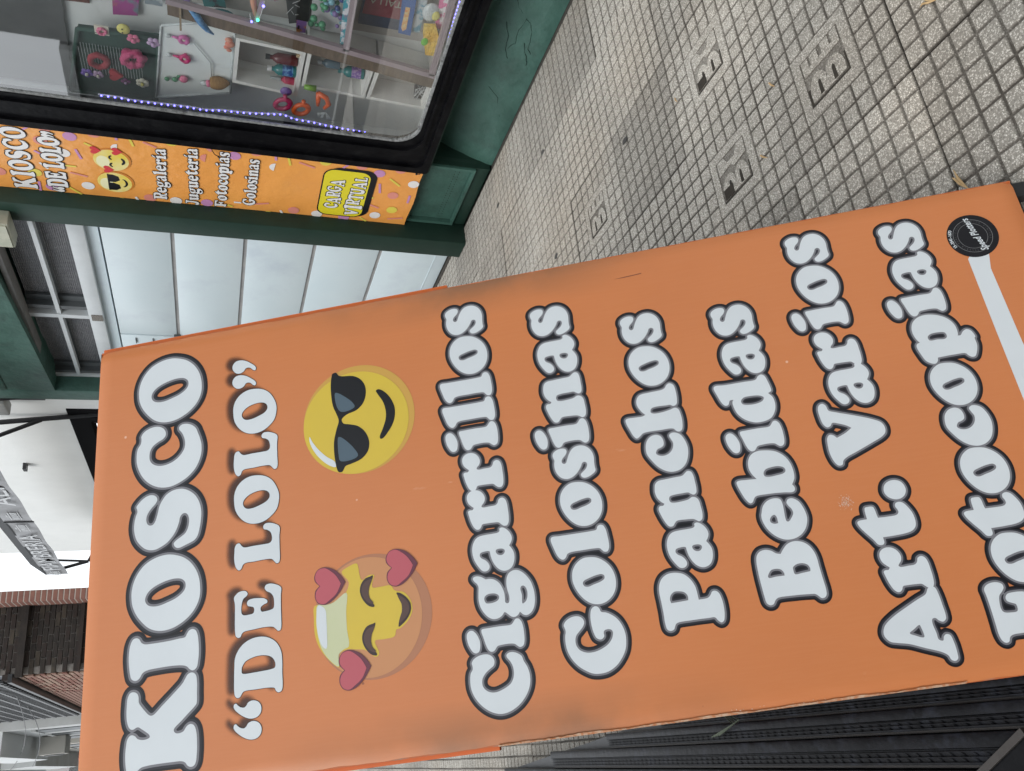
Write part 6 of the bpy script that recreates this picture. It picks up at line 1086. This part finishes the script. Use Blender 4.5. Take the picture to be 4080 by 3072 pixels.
# ------------------------------------------------------------------ black slatted bench beside the board
bmtl = mat('worn_black_iron', (.005,.005,.006), (.010,.010,.012), 20, rough=.4, spec=.12, bump=.35, bscale=60, bd=.004, c3=(.022,.024,.032), s3=22)
brn = mat('dull_brown_rail', (.030,.025,.022), (.042,.036,.032), 14, rough=.6)
bench = thing('slatted_stand', 'low black iron stand of long patterned slats lying beside the orange board', 'stand', (-.10, 1.9, 0))
BZ = .16; KS = 1.132
rows = [(-.002,-.030,1.98),(-.034,-.068,2.30),(-.073,-.118,2.75),(-.124,-.168,3.25),(-.175,-.215,3.6)]
for k, (xa, xb, ye_) in enumerate(rows):
    xa = (xa-.003)*KS; xb = (xb-.003)*KS; ye_ *= KS
    y0 = .93
    fl_ = xa-(xa-xb)*.48
    Geo().box((fl_, y0, BZ-.02), (xa, ye_, BZ+.002), bev=.003).obj('slat', bmtl, bench, smooth='auto')
    g = Geo(); g.box((xb, y0, BZ-.022), (fl_-.001, ye_, BZ-.006))
    for rail in range(3):
        xx = xb+(fl_-xb)*(rail+.35)/3
        g.box((xx, y0, BZ-.007), (xx+.0014, ye_, BZ-.0015))
    n = int((ye_-y0)/.026)
    for q in range(n):
        y = y0+.026*q
        for rail in range(2):
            xx = xb+(fl_-xb)*(rail+.45)/3; w_ = (fl_-xb)/3.2
            g.add([(xx,y,BZ-.0055),(xx,y+.005,BZ-.0055),(xx+w_,y+.019,BZ-.002),(xx+w_,y+.014,BZ-.002)], [(0,1,2,3)])
    g.obj('patterned_slat', bmtl, bench)
    Geo().box((xb-.0045, y0, BZ-.03), (xb-.0005, ye_, BZ-.009)).obj('under_rail', brn, bench)
g = Geo(); g.prism([(x*KS,y*KS) for x,y in ((-.081,.935),(-.141,1.060),(-.25,1.23),(-.25,.835),(-.081,.835))], (0,0,BZ+.0035), (1,0,0), (0,1,0), (0,0,.003)); g.obj('end_board', blackm, bench)
g = Geo(); g.add([(x*KS,y*KS,z) for x,y,z in ((-.082,.930,BZ+.011),(-.073,.935,BZ+.011),(-.243,1.235,BZ+.011),(-.252,1.230,BZ+.011),(-.082,.930,BZ+.002),(-.073,.935,BZ+.002),(-.243,1.235,BZ+.002),(-.252,1.230,BZ+.002))], [(0,1,2,3),(4,7,6,5),(0,4,5,1),(1,5,6,2),(2,6,7,3),(3,7,4,0)])
g.obj('diagonal_rail', brn, bench)
g = Geo(); 
pl_ = [(x*KS,y*KS) for x,y in ((-.003,1.90),(-.02,2.12),(-.07,2.62),(-.125,3.18),(-.20,3.62),(-.24,3.62),(-.24,.86),(-.003,.86))]
g.prism(pl_, (0,0,BZ-.08), (1,0,0), (0,1,0), (0,0,.045)); g.obj('under_tray', blackp, bench)
g = Geo()
for (x, y) in ((-.04,1.1),(-.19,1.1),(-.06,2.3),(-.19,3.1)): g.box((x-.015,y-.015,0),(x+.015,y+.015,BZ-.08))
g.obj('leg', blackp, bench)
stw = thing('cord', 'frayed grey green cord tied from the board edge to the black slats', 'cord', (-.02,1.6,.2))
g = Geo()
for q in range(4): g.tube([(-.003+.002*q,1.88,.200),(-.034-.003*q,1.80+.01*q,.185),(-.066-.001*q,1.92+.012*q,.172)], .0018, 5)
g.obj('strands', mat('cord_fibre', (.07,.085,.06), rough=.8), stw)

# ------------------------------------------------------------------ delicatessen beyond: white wall, window, awning
del_ = thing('white_shop', 'white rendered shop with dark barred window beyond the green doorway', 'shop', (2.8, 9, 0))
g = Geo(); g.box((2.80,6.476,2.515),(3.2,12.0,6.5)); g.box((2.80,6.476,0),(3.2,6.98,2.515)); g.box((2.80,11.2,0),(3.2,12.0,2.515)); g.box((2.80,6.98,0),(3.2,11.2,.5)); g.obj('wall', wallw, del_)
g = Geo()
for (a, b, z0, z1) in ((6.98,11.2,2.36,2.513),(6.98,11.2,.5,.58),(6.98,7.06,.58,2.36),(11.12,11.2,.58,2.36)): g.box((2.79,a,z0),(2.90,b,z1))
for y in (7.14,): g.box((2.785,y,.58),(2.80,y+.10,2.40))
wf = g.obj('window', mat('matt_black', (.006,.006,.007), rough=.8, spec=.05), del_)
g = Geo(); g.box((2.80,7.03,2.33),(2.83,7.08,2.45)); g.obj('frame', white_frame, wf)
g = Geo()
for k in range(17): y = 7.2+k*.235; g.box((2.86,y,.58),(2.875,y+.03,2.36))
for z in (.9,1.3,1.7,2.05,2.25): g.box((2.858,7.06,z),(2.872,11.12,z+.025))
g.obj('grille', blackp, wf)
Geo().box((2.93,7.06,.58),(2.95,11.12,2.36)).obj('pane', mat('pinkish_reflection', (.50,.42,.40), (.22,.17,.17), 7, rough=.35, lo=.42, hi=.58), wf)  # the pane's pinkish reflections are put into its colour
g = Geo(); g.box((2.74,8.36,3.02),(2.80,8.44,3.05)); g.obj('wall_hook', blackp, del_)
aw = thing('awning', 'black shop awning with grey valance lettered FIAMBRERIA and ALMACEN', 'awning', (1.9, 7, 2.6))
vg = mat('valance_grey', (.15,.15,.155), (.27,.275,.29), 5, rough=.35, lo=.4, hi=.62); AX = 2.15
g = Geo(); nn = 40
for j in range(nn+1):
    y = 5.6+(10.31-5.6)*j/nn; w_ = .006*math.sin(y*7)
    zb = 2.834+.0085*(y-6.3)
    g.v += [(AX+w_*.6, y, zb+.222), (AX+w_, y, zb+.11), (AX+w_*1.4, y, zb)]
for j in range(nn):
    a = j*3; g.f += [(a, a+3, a+4, a+1), (a+1, a+4, a+5, a+2)]; g.mi += [0, 0]
g.obj('valance', vg, aw, smooth=True)
g = Geo(); g.add([(AX,5.6,3.05),(AX,10.31,3.09),(AX+.12,10.31,3.25),(AX+.12,5.6,3.21),(AX,5.6,3.035),(AX,10.31,3.075),(AX+.12,10.31,3.23),(AX+.12,5.6,3.19)], [(0,1,2,3),(4,7,6,5),(0,4,5,1),(1,5,6,2),(2,6,7,3),(3,7,4,0)])
g.obj('canopy', mat('black_canvas', (.02,.022,.025), rough=.7), aw)
vl = mat('valance_lettering', (.62,.64,.66), rough=.5)
def vtext(s, y_far, y_near, hh, zc, nm='lettering'):
    V, _ = text_mesh(s, 100, 0, .6); V = np.array(V); w_ = np.ptp(V[:,0]); h_ = np.ptp(V[:,1]); size = 100*hh/h_; sx = (y_far-y_near)*1000/(w_*hh/h_); yc = (y_far+y_near)/2; off = .6
    g = Geo(); F_ = (Vector((AX-.012, yc, zc)), Vector((0,-1,.0085*-1)), Vector((0,0,1)), Vector((-1,0,0)))
    put_text(s, size, F_, (0,0), 0, 0, g, 0, sx=sx, off=off); g.obj(nm, vl, aw, recalc=False)
vtext('FIAMBRERIA', 10.03, 8.49, 160, 2.965)
vtext('ALMACEN', 7.48, 5.75, 160, 2.945)
def logo_(y):
    z = 2.834+.0085*(y-6.3)+.11; g = Geo()
    for dz in (-.045,.03): g.box((AX-.013,y-.11,z+dz),(AX-.011,y+.11,z+dz+.007))
    for q in range(6): g.box((AX-.013,y-.10+q*.036,z-.03),(AX-.011,y-.082+q*.036,z+.02))
    for q in range(3): g.sphere((AX-.012,y-.02+q*.02,z+.052), .008, 6, 4, (.2,1,1))
    g.obj('small_emblem', vl, aw)
logo_(10.2); logo_(8.22); logo_(7.81)
Geo().box((AX-.014,8.01,2.84),(AX-.004,8.03,3.07)).obj('seam', blackp, aw)
g = Geo(); g.tube([(2.80,7.1,2.29),(2.72,7.1,2.99),(2.70,7.1,3.3)], .022, 8); g.tube([(2.745,7.1,2.70),(2.60,7.1,3.0),(2.5,7.1,3.22)], .018, 8); g.obj('wall_bracket', blackp, aw)
g = Geo(); g.tube([(2.30,10.27,2.99),(2.275,10.27,2.67)], .013, 7); g.tube([(2.20,10.27,2.95),(2.275,10.27,2.67)], .018, 7); g.tube([(2.275,10.27,2.67),(2.8,10.27,2.45)], .016, 7); g.obj('arm', blackp, aw)
flo = thing('floodlight', 'grey floodlight with black bracket under the upper wall corner', 'floodlight', (2.72,6.60,2.9))
Geo().box((2.66,6.56,2.86),(2.76,6.80,3.06), bev=.012).obj('housing', mat('grey_housing',(.30,.31,.31),(.42,.43,.42),10,rough=.5), flo, smooth='auto')
g = Geo(); g.box((2.72,6.50,2.60),(2.76,6.62,2.80)); g.tube([(2.8,6.52,2.58),(2.72,6.54,2.70),(2.70,6.55,2.9)], .022, 7); g.tube([(2.79,6.50,2.56),(2.74,6.58,2.62),(2.73,6.62,2.86)], .012, 6); g.obj('bracket', blackp, flo)

# ------------------------------------------------------------------ brick building with a barred balcony
brk = thing('brick_building', 'old brick building with side wall coloured as shaded and lit street wall', 'building', (2.2, 16, 0))
g = Geo(); g.box((1.516,14.016,0),(2.62,23.5,9)); g.obj('core', mat('brick_mortar', (.16,.14,.125), (.24,.22,.20), 20, rough=.9), brk)
bmd = [mat('shaded_brick', (.022,.018,.016), (.036,.028,.023), 9, rough=.9, bump=.4, bscale=40), mat('shaded_brick_brown', (.038,.025,.02), (.025,.02,.018), 9, rough=.9), mat('shaded_brick_pale', (.07,.055,.04), (.035,.028,.023), 12, rough=.9)]  # shade on the side wall is put into these darker brick colours
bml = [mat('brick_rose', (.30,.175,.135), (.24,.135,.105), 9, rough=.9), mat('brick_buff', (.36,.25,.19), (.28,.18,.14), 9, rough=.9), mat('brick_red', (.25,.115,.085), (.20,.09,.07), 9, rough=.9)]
def bmesh_brick(sx, sy, sz, m):
    g = Geo().box((0,0,0),(sx,sy,sz), bev=.004); me = bpy.data.meshes.new('brick'); me.from_pydata(g.v, [], g.f); me.materials.append(m); return me
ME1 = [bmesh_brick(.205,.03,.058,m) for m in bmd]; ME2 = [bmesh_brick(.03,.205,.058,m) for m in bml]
rb_ = random.Random(12); nb = 0
for r_ in range(19):                                   # the part of the wall that shows above the board
    z = 3.02+r_*.072
    for c in range(6):
        x = 1.50+c*.219+(-.11 if r_ % 2 else 0)
        if x < 1.49 or x > 2.42: continue
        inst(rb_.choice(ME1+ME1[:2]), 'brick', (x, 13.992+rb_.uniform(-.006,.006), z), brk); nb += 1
for r_ in range(13):
    z = 3.02+r_*.072
    for c in range(int(9+r_*1.0)):
        y = 14.03+c*.219+(.11 if r_ % 2 else 0)
        if c > 13: break
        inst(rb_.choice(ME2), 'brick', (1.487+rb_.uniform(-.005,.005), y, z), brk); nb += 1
g = Geo()
for r_ in range(90):
    z = .1+r_*.072
    if 3.0 < z < 4.4: continue
    for c in range(5): g.box((1.50+c*.219,13.99,z),(1.705+c*.219,14.02,z+.058))
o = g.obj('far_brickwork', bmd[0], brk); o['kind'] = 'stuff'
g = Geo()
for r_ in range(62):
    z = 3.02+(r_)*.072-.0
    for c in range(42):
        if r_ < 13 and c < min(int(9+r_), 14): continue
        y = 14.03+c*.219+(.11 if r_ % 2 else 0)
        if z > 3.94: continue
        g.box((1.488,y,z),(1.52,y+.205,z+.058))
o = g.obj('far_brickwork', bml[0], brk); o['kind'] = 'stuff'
Geo().box((1.40,13.9,3.975),(1.52,22.5,4.03)).obj('ledge', blackp, brk)
Geo().box((1.44,13.95,4.03),(1.52,22.5,4.11)).obj('ledge_course', bmd[1], brk)
Geo().box((1.47,13.90,3.86),(2.62,13.99,3.95)).obj('string_course', bmd[0], brk)
Geo().box((1.49,13.93,3.13),(2.62,13.99,3.18)).obj('string_course', bmd[1], brk)
pier = thing('brick_pier', 'narrow red brick pier with pale joints at the edge of the brick building', 'brick pier', (2.55,13.6,0))
g = Geo(); g.box((2.470,13.60,0),(2.624,13.98,9)); g.obj('pier_core', mat('pale_joint', (.48,.42,.37), rough=.9), pier)
M3 = bmesh_brick(.152,.39,.058,bml[2])
for r_ in range(26): inst(M3, 'brick', (2.467,13.595,2.95+r_*.073), pier)
bal = thing('balcony', 'black iron lattice balcony on the brick building', 'balcony', (1.3,17,4.1))
g = Geo(); g.box((1.495,14.02,4.12),(1.514,22.4,8)); g.obj('rear_wall', mat('pale_grey_blue_wall', (.55,.58,.60), (.30,.33,.36), 2, rough=.7), bal)
g = Geo()
for k in range(38): y = 14.0+k*.22; g.box((1.41,y,4.1),(1.445,y+.06,6.4))
for k in range(11): z = 4.15+k*.22; g.box((1.408,14.0,z),(1.447,22.4,z+.05))
g.obj('lattice', blackp, bal)
g = Geo()
for k in range(2): y = 14.3+k*3; g.box((1.475,y,4.2),(1.494,y+1.4,5.6))
g.obj('window', mat('slate_shutter', (.06,.065,.08), (.10,.105,.12), 20, rough=.5), bal)
# pale buildings beyond
def farb(name, label, x0, x1, y0, y1, h, m, fl_h, fm_, group=None):
    t_ = thing(name, label, 'building', ((x0+x1)/2, y0, 0), group)
    Geo().box((x0,y0,0),(x1,y1,h)).obj('wall', m, t_)
    z = fl_h
    while z < h-.4:
        g = Geo(); g.box((x0-.55,y0+.2,z),(x0+.02,y1-.4,z+.16)); b_ = g.obj('balcony', fm_, t_)
        g = Geo(); g.box((x0-.55,y0+.2,z+.16),(x0-.50,y1-.4,z+.95)); g.box((x0-.50,y0+.2,z+.16),(x0,y0+.25,z+.95)); g.obj('parapet', fm_, b_)
        for k in range(int((y1-y0)/2.4)):
            w_ = Geo().box((x0-.02,y0+.8+k*2.4,z+.3),(x0+.02,y0+2.1+k*2.4,z+2.2)).obj('window', greyd, t_)
            Geo().box((x0-.04,y0+.72+k*2.4,z+2.2),(x0+.0,y0+2.18+k*2.4,z+2.3)).obj('frame', m, w_)
        z += 2.8
    return t_
pw = mat('pale_facade', (.58,.60,.60), (.50,.51,.50), 2, rough=.8); pb = mat('pale_balcony', (.66,.68,.68), rough=.7); cr_ = mat('cream_facade', (.50,.48,.43), rough=.8)
farb('apartment_house', 'pale house with white balconies just beyond the brick building', 1.30, 4, 23.6, 31, 12, pw, 3.1, pb)
farb('apartment_house', 'cream house with stacked balconies further down the street', 1.18, 4, 31.5, 42, 13, cr_, 3.6, pw)
farb('apartment_house', 'farthest pale tower at the end of the street', 1.05, 5, 46, 60, 17, pw, 4.5, pb)
rb = thing('red_house', 'small red rendered upper storey between the pale houses', 'building', (1.2,42.5,0))
Geo().box((.95,42.3,0),(3,45.5,9.6)).obj('wall', mat('red_render', (.34,.09,.07), rough=.8), rb); Geo().box((.90,42.2,9.6),(3,45.6,9.8)).obj('roof', pw, rb)
acb = thing('air_conditioner', 'boxy air conditioner on the far house front', 'air conditioner', (.9,28,4.9))
Geo().box((.80,27.6,5.05),(1.28,28.5,5.7), bev=.02).obj('casing', mat('ac_beige',(.34,.33,.30),rough=.6), acb); Geo().lathe((.80,28.05,5.37), [(0,.25),(-.02,.25)], 18, axis=(1,0,0)).obj('fan_grille', blackp, acb)
for k, (pts, lb) in enumerate([([(1.9,13.5,4.5),(1.2,20,4.6),(.6,30,6.2)], 'slack black cable crossing in front of the brick building'), ([(1.6,13.9,4.1),(1.0,22,5.2),(.5,34,7.6)], 'thin cable running along the far balconies'), ([(1.3,14.5,4.4),(.9,20,5.6),(.3,30,8.2)], 'upper thin cable nearest the open sky')]):
    g = Geo(); P_ = [Vector(p) for p in pts]; g.tube([P_[0]*(1-t_)**2+P_[1]*2*t_*(1-t_)+P_[2]*t_*t_-Vector((0,0,.25*math.sin(PI*t_))) for t_ in np.linspace(0,1,14)], .008, 5)
    props(g.obj('cable', blackp), lb, 'cable', 'overhead cables')
# houses across the road (seen only mirrored in the shop glass)
op = mat('opposite_render', (.20,.215,.215), (.25,.26,.26), 2, rough=.8)
for lb, y0, y1, h in (('grey house across the road, mirrored in the shop glass', -8, 15.2, 6.3), ('low grey garage across the road, mirrored in the shop glass', 15.3, 29.9, 4.75), ('second grey house across the road, mirrored in the shop glass', 30, 48, 6.3)):
    t_ = thing('opposite_house', lb, 'building', (-9, (y0+y1)/2, 0)); Geo().box((-16,y0,0),(-9,y1,h)).obj('wall', op, t_)
    Geo().box((-9.05,y0,h-.25),(-8.85,y1,h)).obj('cornice', pw, t_)
    if h > 6:
        k = y0+1.2
        while k < y1-1.5: Geo().box((-9.02,k,1.1),(-8.97,k+1.1,2.6)).obj('window', greyd, t_); k += 3

# masses that close the street round the camera: kiosk upper floor, unseen houses added behind the viewer to darken the board's reflections
Geo().box((3.13,-8,.0),(9,6.47,6.6)).obj('upper_storey', wallw, shop)
Geo().box((2.82,-8,3.4),(3.13,3.93,6.6)).obj('upper_wall', green, shop)
for lb, x0, x1, y1, h in (('unseen grey house added behind the viewer to darken reflections in the board', -4.5, 2.6, -10, 7.5), ('unseen long grey house added behind the viewer to darken reflections in the board', -16, -4.6, -13, 7.0)):
    t_ = thing('unseen_house', lb, 'building', ((x0+x1)/2, y1, 0)); Geo().box((x0,y1-8,0),(x1,y1,h)).obj('wall', op, t_)
    Geo().box((x0,y1-.2,h-.3),(x1,y1+.15,h)).obj('cornice', pw, t_)
    k = x0+1
    while k < x1-1.5: Geo().box((k,y1-.02,1.0),(k+1.1,y1+.03,2.7)).obj('window', greyd, t_); k += 2.6
